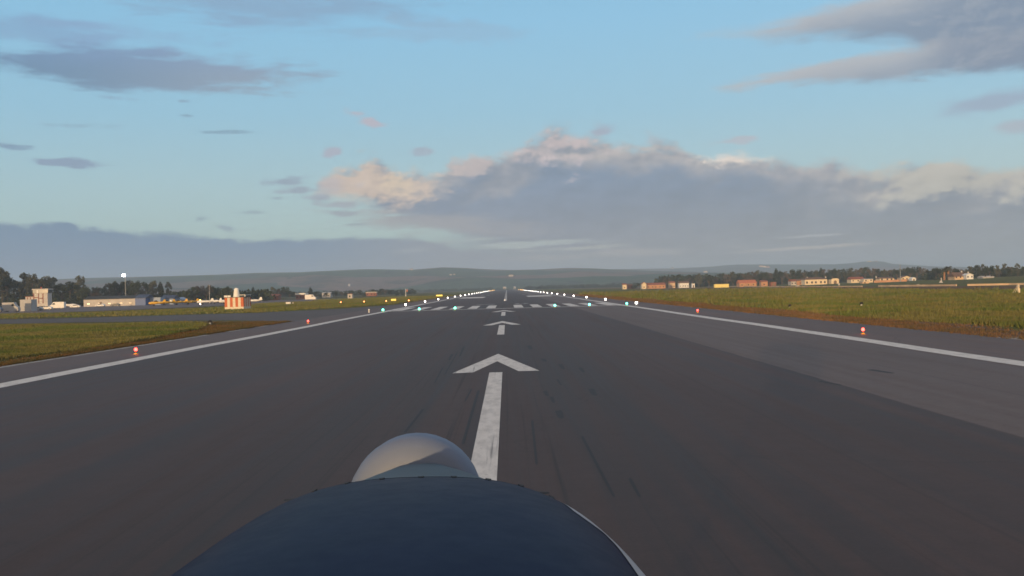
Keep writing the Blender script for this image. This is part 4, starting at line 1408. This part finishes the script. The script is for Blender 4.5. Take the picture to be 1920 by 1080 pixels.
house('hut', 'small sandy hut standing in the green strip before the cream houses', 'hut', 1618.5, 1631, 528, 640, 4, 'sandwall', 'offwhite', 'flat', .15, door=-.6)
house('house', 'bright cream house with a brown roof behind the orange wall', 'house', 1651, 1678, 522, 690, 8, 'cream', 'oldtile', 'gable', 1.1, wins=3, winh=1.2, winw=1.2, chimney=((-6.0, .9),))
house('house', 'cream gabled house right of the grey mast', 'house', 1692, 1711, 520.6, 720, 8, 'cream', 'oldtile', 'gable_front', 1.4, wins=3)
house('shed', 'small white shed at the right end of the orange wall', 'shed', 1711.5, 1719, 522, 690, 5, 'white', 'white', 'gable_front', .8, door=0.0)
house('house', 'brown roofed house half hidden by trees right of the palm', 'house', 1792, 1813, 518.3, 600, 9, 'sandwall', 'oldtile', 'gable', 2.6, wins=3, chimney=((2.8, .9),))
house('house', 'white gabled house right of the brown roofed house', 'house', 1814, 1827, 515.5, 596, 8, 'white', 'white', 'gable_front', .9, wins=2, chimney=((.8, 1.2),))
house('house', 'low grey shed half hidden in the trees near the right edge', 'shed', 1845, 1866, 519, 610, 7, 'greywhite', 'offwhite', 'gable', .7, wins=2)

# walls
def wall_run(label, pts, h, th, mat, name='perimeter_wall', cap=None):
    mb, mc = MB(), MB()
    for (x0, y0), (x1, y1) in zip(pts, pts[1:]):
        d = Vector((x1 - x0, y1 - y0, 0)).normalized()
        nrm = Vector((-d.y, d.x, 0)) * th / 2
        for b, za, zb, k in ((mb, -.3, h, 1.0), (mc, h + .003, h + .09, 1.25)):
            q = [Vector((x0, y0, 0)) - nrm * k, Vector((x1, y1, 0)) - nrm * k, Vector((x1, y1, 0)) + nrm * k, Vector((x0, y0, 0)) + nrm * k]
            vs = [(v.x, v.y, terr(v.x, v.y) + za) for v in q] + [(v.x, v.y, terr(v.x, v.y) + zb) for v in q]
            b.add(vs, [(3, 2, 1, 0), (4, 5, 6, 7), (0, 1, 5, 4), (1, 2, 6, 5), (2, 3, 7, 6), (3, 0, 4, 7)])
    t = thing(name, label, 'wall', (0, 0, 0))
    mb.build('masonry', M[mat], t)
    mc.build('coping', M[cap or mat], t)
    return t


wall_run('low sand coloured wall running along the right field edge, nearer length by the cream post', [(200, 320), (186, 372), (176, 384)], .62, .4, 'sandwall')
wall_run('low sand coloured wall along the right field, middle length below the trees', [(173.5, 388), (168.5, 430), (167, 452)], .62, .4, 'sandwall')
wall_run('low dull sand wall along the far brown strip, below the cream houses', [(166, 470), (164, 560), (171, 680), (182, 790), (205, 1000)], .45, .4, 'sandwall')
a0, a1 = gpos(1640, 660), gpos(1702, 655)
wall_run('orange garden wall in front of the bright cream house', [(a0.x, a0.y), (a1.x, a1.y)], 1.35, .3, 'pinkwall', name='garden_wall')

# ------------------------------------------------------------------ masts and floodlight
def mast(name, label, loc, h, r, mat, cat='mast'):
    t = thing(name, label, cat, loc)
    MB().lathe([(r * 3, 0), (r * 3, .15), (r * 1.3, .16), (r, 1.0), (r * .7, h)], n=10).build('pole', M[mat], t)
    return t


p0 = gpos(237.5, 520)
fl = mast('floodlight', 'tall slender floodlight mast with a glaring white lamp above the white hangar', p0, 15.3, .13, 'steel', 'floodlight')
MB().box(-1.0, .4, -.3, .3, 15.0, 15.3).build('lamp_bracket', M['steel'], fl)
MB().prism([(-.5, 15.0), (-.42, 16.0), (-.28, 16.0), (-.32, 15.0)], -1.35, .25).build('lamp', emit('flood_lamp', (0.92, 0.98, 1.0), 60), fl)
mt = mast('mast', 'thin grey mast behind the white aeroplanes, left of the striped hut', gpos(394, 520), 9.6, .12, 'steel')
MB().tube((-.8, 0, 9.0), (.8, 0, 9.0), .06).build('crossarm', M['steel'], mt)
mt = mast('mast', 'short white mast with an orange top at the end of the far left trees', gpos(761, 700), 5.2, .2, 'white')
MB().box(.6, 1.4, -.2, .2, 3.2, 4.6).build('orange_board', M['orange'], mt)
MB().tube((.0, 0, 3.9), (.6, 0, 3.9), .06).build('crossarm', M['steel'], mt)
mt = mast('mast', 'tall grey mast rising above the orange garden wall', gpos(1690, 650), 11.2, .2, 'steel')
for zz in (8.5, 10.2):
    MB().tube((-.5, 0, zz), (.5, 0, zz), .07).build('crossarm', M['steel'], mt)
al = mast('apron_light', 'small bright lamp on a short post among the white aeroplanes', gpos(376.5, 462), 1.6, .07, 'steel', 'lamp')
MB().lathe([(.12, 1.58), (.34, 1.7), (.34, 2.0), (.12, 2.15)], n=12).build('lens', EM['yellow'].copy(), al, smooth=True)
al.children[-1].data.materials[0] = emit('apron_lamp', (1, .86, .74), 14)
o = gpos(1766, 520)
pl_ = thing('gate_pillar', 'white pillar on a stepped base in the green field right of the cream houses', 'pillar', o)
MB().lathe([(1.1, 0), (.95, .35), (.6, .5), (.55, 1.0)], n=8).build('base', M['offwhite'], pl_)
MB().lathe([(.26, 1.0), (.24, 2.2), (.32, 2.25), (.30, 2.45), (.05, 2.6)], (.25, 0, 0), n=10).build('shaft', M['offwhite'], pl_)

# ------------------------------------------------------------------ vehicles on the left apron
def wheel(mb, x, y, r=.33, w=.2):
    return mb.tube((x - w / 2, y, r), (x + w / 2, y, r), r, n=14)


def make_car(label, mat, group):
    """Hatchback seen side-on: length along x."""
    t = thing('parked_car', label, 'car', (0, 0, 0), 0, group)
    prof = [(-2.05, .35), (-2.1, .75), (-1.95, .95), (-1.2, 1.02), (-.55, 1.42), (.9, 1.46), (1.6, 1.1), (2.0, .98), (2.1, .6), (2.05, .35)]
    MB().prism(prof, -.85, .85, axis='y').build('body', M[mat], t, bevel=.05)
    MB().prism([(-1.0, 1.05), (-.5, 1.36), (.85, 1.39), (1.4, 1.08)], -.862, .862, axis='y').build('window', M['glass'], t)
    for x in (-1.3, 1.3):
        for y in (-.78, .78):
            w = MB().tube((x, y - .1, .32), (x, y + .1, .32), .32, n=14).build('wheel', M['black'], t)
            MB().tube((x, y - .11, .32), (x, y + .11, .32), .18, n=10).build('rim', M['silver'], w)
    return t


def make_van(label, mat, group, L=5.2, H=2.5):
    t = thing('parked_van', label, 'van', (0, 0, 0), 0, group)
    h = L / 2
    MB().prism([(-h, .4), (-h, H), (h * .45, H), (h * .68, H * .62), (h * .97, H * .46), (h, .4)], -.98, .98, axis='y').build('body', M[mat], t, bevel=.06)
    MB().prism([(h * .2, H * .62), (h * .2, H * .85), (h * .44, H * .85), (h * .60, H * .62)], -.99, .99, axis='y').build('window', M['glass'], t)
    for x in (-h * .6, h * .62):
        for y in (-.85, .85):
            w = MB().tube((x, y - .11, .36), (x, y + .11, .36), .36, n=14).build('wheel', M['black'], t)
            MB().tube((x, y - .12, .36), (x, y + .12, .36), .2, n=10).build('rim', M['silver'], w)
    return t


GV = 'vehicles parked on the left apron'
v = make_van('pale lorry with a sloping front at the left edge, beside the grey cabin', 'greywhite', GV, 5.6, 3.3)
v.location = gpos(24, 352)
v = make_van('dark blue van cut by the left picture edge', 'darkblue', GV, 5.4, 2.8)
v.location = gpos(-8, 345)
c1 = make_car('silver car parked right of the grey cabin below the tower', 'silver', GV)
c1.location = gpos(72, 372)
c2 = make_car('white car parked right of the silver car below the tower', 'white', GV)
c2.location = gpos(90, 392)
dup(c2, gpos(143, 440), R(8), 'white car parked beyond the white camper van', GV)
c3 = make_car('dark grey car parked between the silver and the white car', 'darkgrey', GV)
c3.location = gpos(80, 405)
v = make_van('white camper van parked right of the tower', 'white', GV, 6.2, 2.9)
v.location = gpos(110, 420)
v.rotation_euler = (0, 0, R(180))
v = make_van('white box lorry parked in front of the far left trees', 'white', 'vehicles far off on the left', 6.0, 3.0)
v.location = gpos(583, 560)
dup(c3, gpos(218, 470), R(4), 'dark car parked in front of the white hangar', GV)
dup(c2, gpos(190, 466), R(-5), 'white car parked at the left door of the white hangar', GV)

# the yellow lorry trailer in the right village
o = gpos(1353, 640)
t = thing('trailer', 'bright yellow box trailer parked before the right-hand trees', 'trailer', o)
MB().box(-4.6, 4.6, -1.2, 1.2, .55, 2.75).build('box_body', pm('pale_yellow_tarpaulin', (0.80, 0.66, 0.22), .7, var=.06), t, bevel=.06)
MB().box(-4.4, 4.4, -.9, .9, .35, .547).build('chassis', M['darkgrey'], t)
for x in (-3.2, -2.2, 3.0):
    w = MB().tube((x, -1.15, .42), (x, -.85, .42), .42, n=14).build('wheel', M['black'], t)
    MB().tube((x, -1.16, .42), (x, -.84, .42), .2, n=10).build('rim', M['silver'], w)
    MB().tube((x, .85, .42), (x, 1.15, .42), .42, n=14).build('wheel', M['black'], t)


# ------------------------------------------------------------------ parked aeroplanes on the apron
def make_plane(label, mat, group):
    """Low-wing single: nose towards +x."""
    t = thing('parked_aeroplane', label, 'aeroplane', (0, 0, 0), 0, group)
    fus = MB()
    st = [(-4.0, .10, 1.45), (-2.6, .30, 1.35), (-1.0, .55, 1.30), (.6, .66, 1.28), (2.0, .60, 1.22), (2.9, .46, 1.18), (3.2, .18, 1.16)]
    n = 12
    for x, r, z in st:
        for i in range(n):
            q = 2 * math.pi * i / n
            fus.v.append((x, r * math.cos(q) * .85, z + r * math.sin(q)))
    fus.f = [(k * n + i, k * n + (i + 1) % n, (k + 1) * n + (i + 1) % n, (k + 1) * n + i) for k in range(len(st) - 1) for i in range(n)] + [tuple(range(n)), tuple(range((len(st) - 1) * n, len(st) * n))]
    fus.build('fuselage', M[mat], t, smooth=True)
    MB().prism([(-.2, .95), (1.5, .92), (1.6, 1.02), (-.2, 1.05)], -5.6, 5.6, axis='y').build('wing', M[mat], t)
    MB().prism([(-4.1, 1.5), (-3.2, 1.48), (-3.1, 1.56), (-4.1, 1.56)], -1.8, 1.8, axis='y').build('tailplane', M[mat], t)
    MB().prism([(-4.2, 1.55), (-3.9, 2.7), (-3.3, 2.7), (-2.6, 1.55)], -.05, .05, axis='y').build('fin', M[mat], t)
    MB().prism([(-.9, 1.75), (-.4, 2.35), (.5, 2.38), (1.1, 1.8)], -.42, .42, axis='y').build('canopy', M['glass'], t, bevel=.06)
    for x, y in ((.9, -1.3), (.9, 1.3), (-3.9, 0)):
        r = .32 if x > 0 else .15
        leg = MB().tube((x, y, r), (x, y, 1.0 if x > 0 else 1.4), .05, n=8).build('undercarriage_leg', M['steel'], t)
        MB().tube((x, y - .08, r), (x, y + .08, r), r, n=14).build('wheel', M['black'], leg)
    MB().prism([(3.22, .1), (3.28, .1), (3.28, 2.2), (3.22, 2.2)], -.07, .07, axis='y').build('propeller', M['darkgrey'], t)
    return t


GY = 'yellow aeroplanes parked in a row on the apron'
py1 = make_plane('yellow aeroplane parked in front of the pale blue sheds, leftmost of the yellow row', 'yellow', GY)
py1.location = gpos(294, 452)
py1.rotation_euler = (0, 0, R(200))
for px, Y, rz, lab in ((313, 462, 215, 'yellow aeroplane parked second from the left in the yellow row'), (336, 470, 190, 'yellow aeroplane parked third from the left in the yellow row'),
                       (357, 476, 205, 'yellow aeroplane parked rightmost in the yellow row, by the apron lamp')):
    dup(py1, gpos(px, Y), R(rz), lab)
GWP = 'white aeroplanes parked near the striped hut'
pw1 = make_plane('white aeroplane parked right of the apron lamp, nearest to the yellow row', 'white', GWP)
pw1.location = gpos(384, 452)
pw1.rotation_euler = (0, 0, R(185))
for px, Y, rz, lab in ((403, 470, 160, 'white aeroplane parked behind the grey mast'), (425, 448, 200, 'white aeroplane partly hidden behind the striped hut'),
                       (474, 430, 185, 'white aeroplane with its tail showing right of the striped hut'), (132, 455, 20, 'white aeroplane parked low on the apron left of the white hangar')):
    dup(pw1, gpos(px, Y), R(rz), lab)

# ------------------------------------------------------------------ trees
def leaf_cloud(clumps, n, size, seed):
    """Leaf quads scattered on and in clumps: (x, y, z, rx, ry, rz)."""
    r = np.random.default_rng(seed)
    out = []
    per = np.array([c[3] * c[4] * c[5] for c in clumps]) ** (2 / 3)
    per = np.maximum(6, (n * per / per.sum())).astype(int)
    for c, k in zip(clumps, per):
        d = r.normal(0, 1, (k, 3))
        d /= np.linalg.norm(d, axis=1)[:, None]
        rad = r.uniform(.45, 1.08, k) ** .6
        p = np.array(c[:3]) + d * rad[:, None] * np.array(c[3:6])
        a = r.normal(0, 1, (k, 3))
        a /= np.linalg.norm(a, axis=1)[:, None]
        b = np.cross(a, d + r.normal(0, .7, (k, 3)))
        b /= np.maximum(1e-6, np.linalg.norm(b, axis=1))[:, None]
        s = size * r.uniform(.6, 1.4, k)[:, None]
        q = np.stack([p - a * s * .5, p + b * s * .32, p + a * s * .5, p - b * s * .32], 1)
        out.append(q)
    return np.concatenate(out).reshape(-1, 3).astype(np.float32)


def tree_proto(kind, seed):
    """Unit-size tree about 10 m high: an Empty with trunk and crown."""
    r = random.Random(seed)
    t = thing('tree', '', 'tree', (0, 0, 0))
    tr = MB()
    cl = []
    bark, leaf, n, size = 'bark', 'leaf_dark', 1300, .55
    if kind == 'cypress':
        tr.tube((0, 0, 0), (0, 0, 9.0), .16, .04, 7)
        for k in range(11):
            z = .9 + k * .84
            w = 1.15 * math.sin(math.pi * min(.97, (k + 1.6) / 12.6)) ** .7
            cl.append((r.uniform(-.15, .15), r.uniform(-.15, .15), z, w * .8, w * .8, .8))
        n, size = 1100, .45
    elif kind == 'pine':
        tr.tube((0, 0, 0), (.2, 0, 6.6), .22, .13, 8)
        for k in range(9):
            a = k * 2.4
            q = r.uniform(1.0, 2.6)
            p = (q * math.cos(a) + .2, q * math.sin(a), 8.0 + r.uniform(-.9, .9) - .12 * q * q)
            tr.tube((.15, 0, 5.4 + r.uniform(0, 1)), p, .08, .03, 5)
            cl.append((*p, r.uniform(1.0, 1.5), r.uniform(1.0, 1.5), r.uniform(.6, .95)))
        cl.append((.2, 0, 9.0, 1.4, 1.4, .9))
    elif kind == 'eucalyptus':
        leaf, n, size = 'leaf_olive', 1500, .5
        tr.tube((0, 0, 0), (.3, .1, 5.5), .26, .15, 8)
        tr.tube((.3, .1, 5.5), (.1, 0, 8.8), .15, .05, 7)
        for k in range(13):
            a = k * 2.4 + r.uniform(-.4, .4)
            z = 2.6 + k * .56 + r.uniform(-.4, .4)
            q = (2.1 * math.sin(math.pi * (z - 1.0) / 10.5)) * r.uniform(.5, 1.1)
            p = (q * math.cos(a), q * math.sin(a), z)
            tr.tube((.2, 0, max(1.6, z - 1.6)), p, .07, .02, 5)
            cl.append((*p, r.uniform(.7, 1.2), r.uniform(.7, 1.2), r.uniform(.6, 1.15)))
        cl.append((.1, 0, 9.2, .8, .8, .9))
    elif kind == 'bare':
        leaf, n, size = 'leaf_bare', 1200, .42
        tr.tube((0, 0, 0), (0, .1, 3.4), .2, .14, 8)
        for k in range(15):
            a = k * 2.4 + r.uniform(-.4, .4)
            z = 4.2 + 5.0 * r.random()
            q = 2.8 * math.sqrt(max(.05, 1 - ((z - 6.2) / 4.2) ** 2)) * r.uniform(.4, 1.0)
            p = (q * math.cos(a), q * math.sin(a), z)
            tr.tube((0, .1, 3.0 + r.uniform(0, .8)), p, .08, .015, 5)
            cl.append((*p, r.uniform(.7, 1.1), r.uniform(.7, 1.1), r.uniform(.6, 1.0)))
    elif kind == 'bush':
        n, size = 900, .6
        tr.tube((0, 0, 0), (0, 0, 3.0), .2, .1, 6)
        for k in range(9):
            a = k * 2.4
            q = r.uniform(.6, 3.2)
            cl.append((q * math.cos(a), q * math.sin(a), r.uniform(2.2, 6.6) - q * .5, r.uniform(1.6, 2.4), r.uniform(1.6, 2.4), r.uniform(1.5, 2.4)))
            tr.tube((0, 0, 1.0), cl[-1][:3], .08, .03, 5)
        cl.append((0, 0, 6.9, 1.9, 1.9, 2.2))
    elif kind == 'palm':
        bark, leaf = 'palmbark', 'leaf_olive'
        tr.tube((0, 0, 0), (.15, 0, 7.6), .62, .50, 10)
    else:  # broadleaf
        tr.tube((0, 0, 0), (0, 0, 4.0), .28, .18, 8)
        for k in range(16):
            a = k * 2.4 + r.uniform(-.4, .4)
            z = 3.0 + 5.8 * r.random()
            q = 3.0 * math.sqrt(max(.06, 1 - ((z - 5.6) / 4.3) ** 2)) * r.uniform(.35, 1.0)
            p = (q * math.cos(a), q * math.sin(a), z)
            tr.tube((0, 0, 2.6 + r.uniform(0, 1.2)), p, .10, .02, 5)
            cl.append((*p, r.uniform(.9, 1.5), r.uniform(.9, 1.5), r.uniform(.8, 1.3)))
    tr.build('trunk', M[bark], t)
    if kind == 'palm':
        mb = MB()
        for k in range(44):
            a = k * 2.399
            el = r.uniform(-.5, 1.2)
            L = r.uniform(2.0, 2.7)
            prev = None
            for s in range(7):
                f = s / 6
                rr = L * f * math.cos(el * (1 - .4 * f))
                z = 7.6 + L * f * math.sin(el) - 1.3 * f * f
                w = .62 * math.sin(math.pi * min(.95, f * .9 + .08))
                c = Vector((.15 + rr * math.cos(a), rr * math.sin(a), z))
                sd = Vector((-math.sin(a), math.cos(a), 0)) * w
                cur = (c - sd - Vector((0, 0, .12)), c + Vector((0, 0, .05)), c + sd - Vector((0, 0, .12)))
                if prev:
                    mb.add(list(prev) + list(cur), [(0, 1, 4, 3), (1, 2, 5, 4)])
                prev = cur
        mb.build('crown', M[leaf], t, fix=False)
    else:
        co = leaf_cloud(cl, n, size, seed)
        o = raw_mesh('crown', co, np.arange(len(co), dtype=np.int32), 4, M[leaf])
        o.parent = t
    return t


PROTO = {}
USED = set()


def tree(kind, var, loc, h, label, group, wide=1.0):
    key = (kind, var)
    s = h / 10.0
    rz = random.uniform(0, 6.28)
    if key not in PROTO:
        PROTO[key] = tree_proto(kind, hash(kind) % 1 + 17 * var + len(kind) * 101)
        o = PROTO[key]
        o.location = loc
        o.rotation_euler = (0, 0, rz)
        o['label'] = label
        o['group'] = group
    else:
        o = dup(PROTO[key], loc, rz, label, group)
    o.scale = (s * wide, s * wide, s)
    o.name = {'cypress': 'cypress_tree', 'pine': 'pine_tree', 'eucalyptus': 'eucalyptus_tree', 'bare': 'bare_tree', 'bush': 'bush', 'palm': 'palm_tree', 'broad': 'broadleaf_tree'}[kind]
    o['category'] = 'bush' if kind == 'bush' else 'tree'
    return o


LOOK = {'cypress': 'narrow dark cypress', 'pine': 'dark spreading pine', 'eucalyptus': 'tall ragged eucalyptus', 'bare': 'thin brownish tree', 'bush': 'low dark bush', 'palm': 'palm', 'broad': 'round dark tree'}


def row(items, where, group, Yfun):
    """items: (px, pytop, kind, wide); labelled by kind and, where a kind repeats, its count from the left."""
    items = sorted(items)
    tot = {}
    for it in items:
        tot[it[2]] = tot.get(it[2], 0) + 1
    seen = {}
    for i, (px, pyt, kind, wide) in enumerate(items):
        Y = Yfun(i)
        o = gpos(px, Y)
        h = max(2.0, at(px, pyt, Y).z - o.z)
        k = seen.get(kind, 0)
        seen[kind] = k + 1
        if tot[kind] == 1:
            lab = f'{LOOK[kind]} {where}'
        else:
            lab = f'{ORD[k]} {LOOK[kind]} from the left {where}'
        tree(kind, i % 2 if kind in ('broad', 'eucalyptus', 'bare') else 0, o, h, lab, group, wide)


E_, P_, B_, C_, N_, S_ = 'eucalyptus', 'pine', 'broad', 'cypress', 'bare', 'bush'
row([(-14, 506, E_, 1.2), (6, 503, E_, 1.0), (18, 517, P_, 1.1), (34, 522, B_, 1.3), (49, 512, E_, 1.0), (65, 515, E_, .9), (76, 524, B_, 1.2), (87, 519, E_, 1.1), (103, 520, E_, 1.1),
     (118, 529, B_, 1.2), (133, 527, P_, 1.3), (152, 517, E_, .8), (143, 533, B_, 1.3), (160, 536, B_, 1.2)], 'in the wood behind the tower', 'trees behind the control tower', lambda i: 560 + (i * 37) % 60)
row([(24, 545, S_, 1.5), (55, 548, S_, 1.4), (105, 546, S_, 1.6), (132, 545, S_, 1.7), (150, 548, S_, 1.5), (172, 556, S_, 2.2)], 'at the foot of the tower wood', 'bushes behind the control tower', lambda i: 545 + (i * 13) % 14)
row([(178, 537, N_, 1.2), (190, 536, B_, 1.2), (207, 531, E_, 1.0), (217, 528, E_, 1.0), (226, 527, B_, 1.0), (234, 529, E_, .9), (245, 526, E_, 1.0), (255, 524, B_, 1.0), (262, 531, N_, 1.2), (280, 527, B_, 1.0),
     (290, 527, E_, .9), (303, 528, C_, 1.6), (318, 529, E_, .7), (270, 545, N_, 1.6), (334, 546, B_, 1.3)], 'behind the hangars', 'trees behind the hangars', lambda i: 590 + (i * 41) % 70)
row([(347, 545, B_, 1.2), (356, 541, B_, 1.1), (366, 537, B_, 1.1), (377, 535, N_, 1.3), (388, 533, N_, 1.3), (398, 534, B_, 1.1), (409, 538, B_, 1.2), (424, 535, B_, 1.1), (434, 540, E_, 1.0), (449, 545, B_, 1.3), (462, 546, B_, 1.2),
     (476, 538, C_, 1.9), (486, 542, C_, 1.7), (471, 545, C_, 1.7)], 'behind the white aeroplanes', 'trees behind the white aeroplanes', lambda i: 560 + (i * 29) % 50)
row([(500, 543, N_, 1.3), (512, 538, E_, .9), (520, 540, B_, 1.1), (527, 542, N_, 1.3), (535, 537, B_, 1.1), (544, 543, B_, 1.2), (552, 546, B_, 1.2), (565, 546, S_, 1.5), (583, 538, C_, 2.2), (592, 545, B_, 1.2),
     (603, 546, S_, 1.6), (622, 545, B_, 1.2), (612, 547, B_, 1.2)], 'in the far wood past the striped hut', 'trees far off right of the striped hut', lambda i: 720 + (i * 53) % 110)
row([(630, 547, B_, 1.3), (641, 547, N_, 1.4), (650, 545, S_, 1.5), (659, 543, B_, 1.2), (674, 543, B_, 1.2), (684, 547, S_, 1.6), (700, 542, B_, 1.1), (714, 540, B_, 1.2), (722, 541, N_, 1.3), (732, 543, B_, 1.3), (745, 545, S_, 1.7), (755, 546, S_, 1.6)],
    'in the far wood above the amber lights', 'trees far off above the amber lights', lambda i: 820 + (i * 61) % 150)

row([(1190, 528, S_, 1.4), (1197, 529, B_, 1.2), (1243, 516, B_, 1.1), (1251, 519, N_, 1.3), (1259, 516, B_, 1.1), (1273, 515, E_, 1.0), (1284, 516, B_, 1.2), (1299, 514, B_, 1.2), (1290, 520, N_, 1.4), (1311, 513, E_, 1.1), (1321, 518, N_, 1.3), (1270, 524, S_, 1.7), (1231, 527, S_, 1.4)],
    'behind the red roofed houses', 'trees behind the red roofed houses', lambda i: 930 + (i * 67) % 120)
row([(1330, 515, B_, 1.1), (1342, 519, N_, 1.3), (1353, 512, B_, 1.1), (1364, 513, N_, 1.2), (1375, 509, E_, 1.0), (1388, 510, B_, 1.1), (1399, 512, N_, 1.3), (1410, 508, N_, 1.1), (1421, 507, E_, .9), (1433, 507, B_, 1.1), (1444, 509, N_, 1.2),
     (1456, 503, C_, 1.9), (1467, 506, B_, 1.1), (1480, 506, N_, 1.2), (1391, 521, S_, 1.6), (1450, 524, S_, 2.0), (1425, 524, S_, 1.4)], 'behind the orange barn', 'trees behind the orange barn', lambda i: 880 + (i * 43) % 110)
row([(1493, 504, B_, 1.2), (1505, 507, N_, 1.2), (1518, 507, B_, 1.1), (1531, 507, E_, 1.0), (1541, 502, C_, 2.0), (1550, 503, N_, 1.1), (1562, 502, B_, 1.2), (1574, 505, E_, 1.0), (1586, 503, B_, 1.1), (1598, 502, E_, 1.0), (1611, 501, N_, 1.2), (1624, 500, B_, 1.1),
     (1546, 518, S_, 1.6), (1584, 521, S_, 2.0), (1592, 525, S_, 1.5)], 'behind the long cream farmhouse', 'trees behind the long cream farmhouse', lambda i: 850 + (i * 47) % 100)
row([(1637, 502, N_, 1.2), (1648, 503, B_, 1.1), (1660, 505, E_, 1.0), (1672, 504, N_, 1.3), (1684, 503, B_, 1.1), (1697, 503, E_, 1.0), (1708, 499, B_, 1.2), (1721, 499, B_, 1.1), (1733, 501, N_, 1.3), (1745, 507, N_, 1.4), (1726, 516, S_, 1.9), (1644, 519, S_, 1.4), (1740, 519, S_, 2.0)],
    'behind the bright cream house', 'trees behind the bright cream house', lambda i: 800 + (i * 39) % 90)
row([(1757, 500, B_, 1.0), (1764, 508, N_, 1.3), (1786, 503, N_, 1.2), (1796, 501, B_, 1.1), (1808, 504, N_, 1.3), (1820, 499, E_, 1.1), (1833, 496, B_, 1.1), (1845, 495, E_, 1.0), (1858, 497, B_, 1.2), (1872, 497, E_, 1.0), (1887, 494, E_, 1.0), (1899, 499, N_, 1.3), (1911, 494, E_, .9), (1924, 498, B_, 1.2), (1938, 496, E_, 1.1),
     (1780, 516, S_, 1.5), (1838, 505, P_, 1.0), (1852, 507, P_, 1.1), (1876, 507, N_, 1.6), (1862, 514, S_, 1.8), (1895, 512, S_, 2.2), (1915, 511, S_, 2.2), (1830, 518, S_, 1.4), (1806, 519, S_, 1.3), (1755, 520, S_, 2.0)],
    'in the wood at the right edge', 'trees at the right edge', lambda i: 640 + (i * 31) % 80)
for px, h0, lab in ((1772.5, 498, 'orange barked palm with a drooping crown, left of the two sunlit palms'), (1780.5, 493.5, 'tallest sunlit palm trunk standing right beside the shorter palm')):
    o = gpos(px, 620)
    tree('palm', 0, o, at(px, h0, 620).z - o.z - .4, lab, 'sunlit palms', 1.25)

# far woods and hedges at the foot of the hills: one mass nobody could count
def wood(name, px0, px1, Y, h, n, mat, sd):
    r = np.random.default_rng(sd)
    cl = []
    for k in range(n):
        px = px0 + (px1 - px0) * (k + r.uniform(0, 1)) / n
        p = gpos(px, Y + r.uniform(-40, 40))
        hh = h * r.uniform(.5, 1.15)
        cl.append((p.x, p.y, p.z + hh * .45, hh * .75, hh * .6, hh * .55))
    co = leaf_cloud(cl, n * 60, h * .28, sd)
    return tag(raw_mesh(name, co, np.arange(len(co), dtype=np.int32), 4, M[mat]), kind='stuff')


wood('distant_wood', 770, 925, 2250, 6, 60, 'leaf_dark', 5)
wood('distant_wood', 985, 1240, 1900, 7, 110, 'leaf_dark', 6)
wood('distant_wood', 495, 780, 1150, 5.5, 110, 'leaf_dark', 7)
wood('distant_wood', 925, 990, 2300, 3.5, 40, 'leaf_dark', 8)
wood('hedge', 1240, 1770, 1050, 11.5, 240, 'leaf_dark', 9)
wood('hedge', -40, 175, 632, 8.5, 70, 'leaf_dark', 11)
wood('hedge', 172, 345, 665, 6.5, 70, 'leaf_dark', 12)
wood('hedge', 340, 500, 615, 6.5, 70, 'leaf_dark', 13)
wood('hedge', 1740, 1960, 730, 6.0, 110, 'leaf_dark', 10)

# hillside buildings, standing where the sight line meets the slope
hf1, hf2 = hills_h(u1, e1, Y1, 2350, 5400), hills_h(u2, e2, Y2, 4800, 7800)


def on_hill(px, py, far=False):
    f, ya, yb = (hf2, 4900, 6600) if far else (hf1, 2500, 4300)
    for Y in np.linspace(ya, yb, 400):
        p = at(px, py, Y)
        h = float(f(np.array([p.x]), np.array([Y]))[0])
        if h >= p.z:
            return Vector((p.x, Y, h))
    p = at(px, py, yb)
    return Vector((p.x, yb, float(f(np.array([p.x]), np.array([yb]))[0])))


for px, py, w, h, far, mat, lab in ((958, 518, 15, 6, False, 'offwhite', 'tiny white farmhouse on the hillside above the runway end'), (772, 506.5, 10, 5, False, 'offwhite', 'tiny white house on the left hill crest'),
                                    (845, 516, 7, 5, False, 'offwhite', 'tiny pale house on the middle hill slope, left of another'), (852, 515, 6, 4, False, 'offwhite', 'tiny pale house on the middle hill slope, right of its neighbour'),
                                    (655, 536, 5, 8, False, 'offwhite', 'tiny white tower at the foot of the left hills'), (1323, 511, 16, 5, False, 'offwhite', 'tiny white farm above the right trees'),
                                    (1428, 500.5, 22, 12, True, 'sandwall', 'left block of the tiny hilltop village'), (1434, 501, 26, 10, True, 'cream', 'middle block of the tiny hilltop village'),
                                    (1440, 501.5, 20, 9, True, 'pinkwall', 'right block of the tiny hilltop village'),
                                    (1631, 490.5, 24, 6, True, 'cream', 'pale ruin on the top of the right hill'), (1644, 491, 14, 9, True, 'redbrick', 'dark knob of a building right of the pale hilltop ruin'),
                                    (1261, 504, 13, 12, True, 'greywhite', 'grey block on the skyline above the red roofed houses')):
    o = on_hill(px, py, far)
    t = thing('farmhouse', lab, 'building', o)
    MB().box(-w / 2, w / 2, -4, 4, -3, h * .75).build('wall', M[mat], t)
    MB().prism([(-4.6, h * .75 + .003), (0, h), (4.6, h * .75 + .003)], -w / 2 - .5, w / 2 + .5).build('roof', M['oldtile' if mat not in ('white',) else 'offwhite'], t)

# ------------------------------------------------------------------ render settings
vs = sc.view_settings
vs.view_transform = 'Standard'
vs.look = 'None'
vs.exposure = 0.0
vs.gamma = 1.0
cy = sc.cycles
cy.use_denoising = True
cy.max_bounces = 5
cy.diffuse_bounces = 2
cy.glossy_bounces = 2
cy.transmission_bounces = 2
cy.volume_bounces = 1
cy.transparent_max_bounces = 4
cy.sample_clamp_indirect = 4.0
cy.filter_width = 1.6
cy.use_adaptive_sampling = True
cy.adaptive_threshold = 0.02
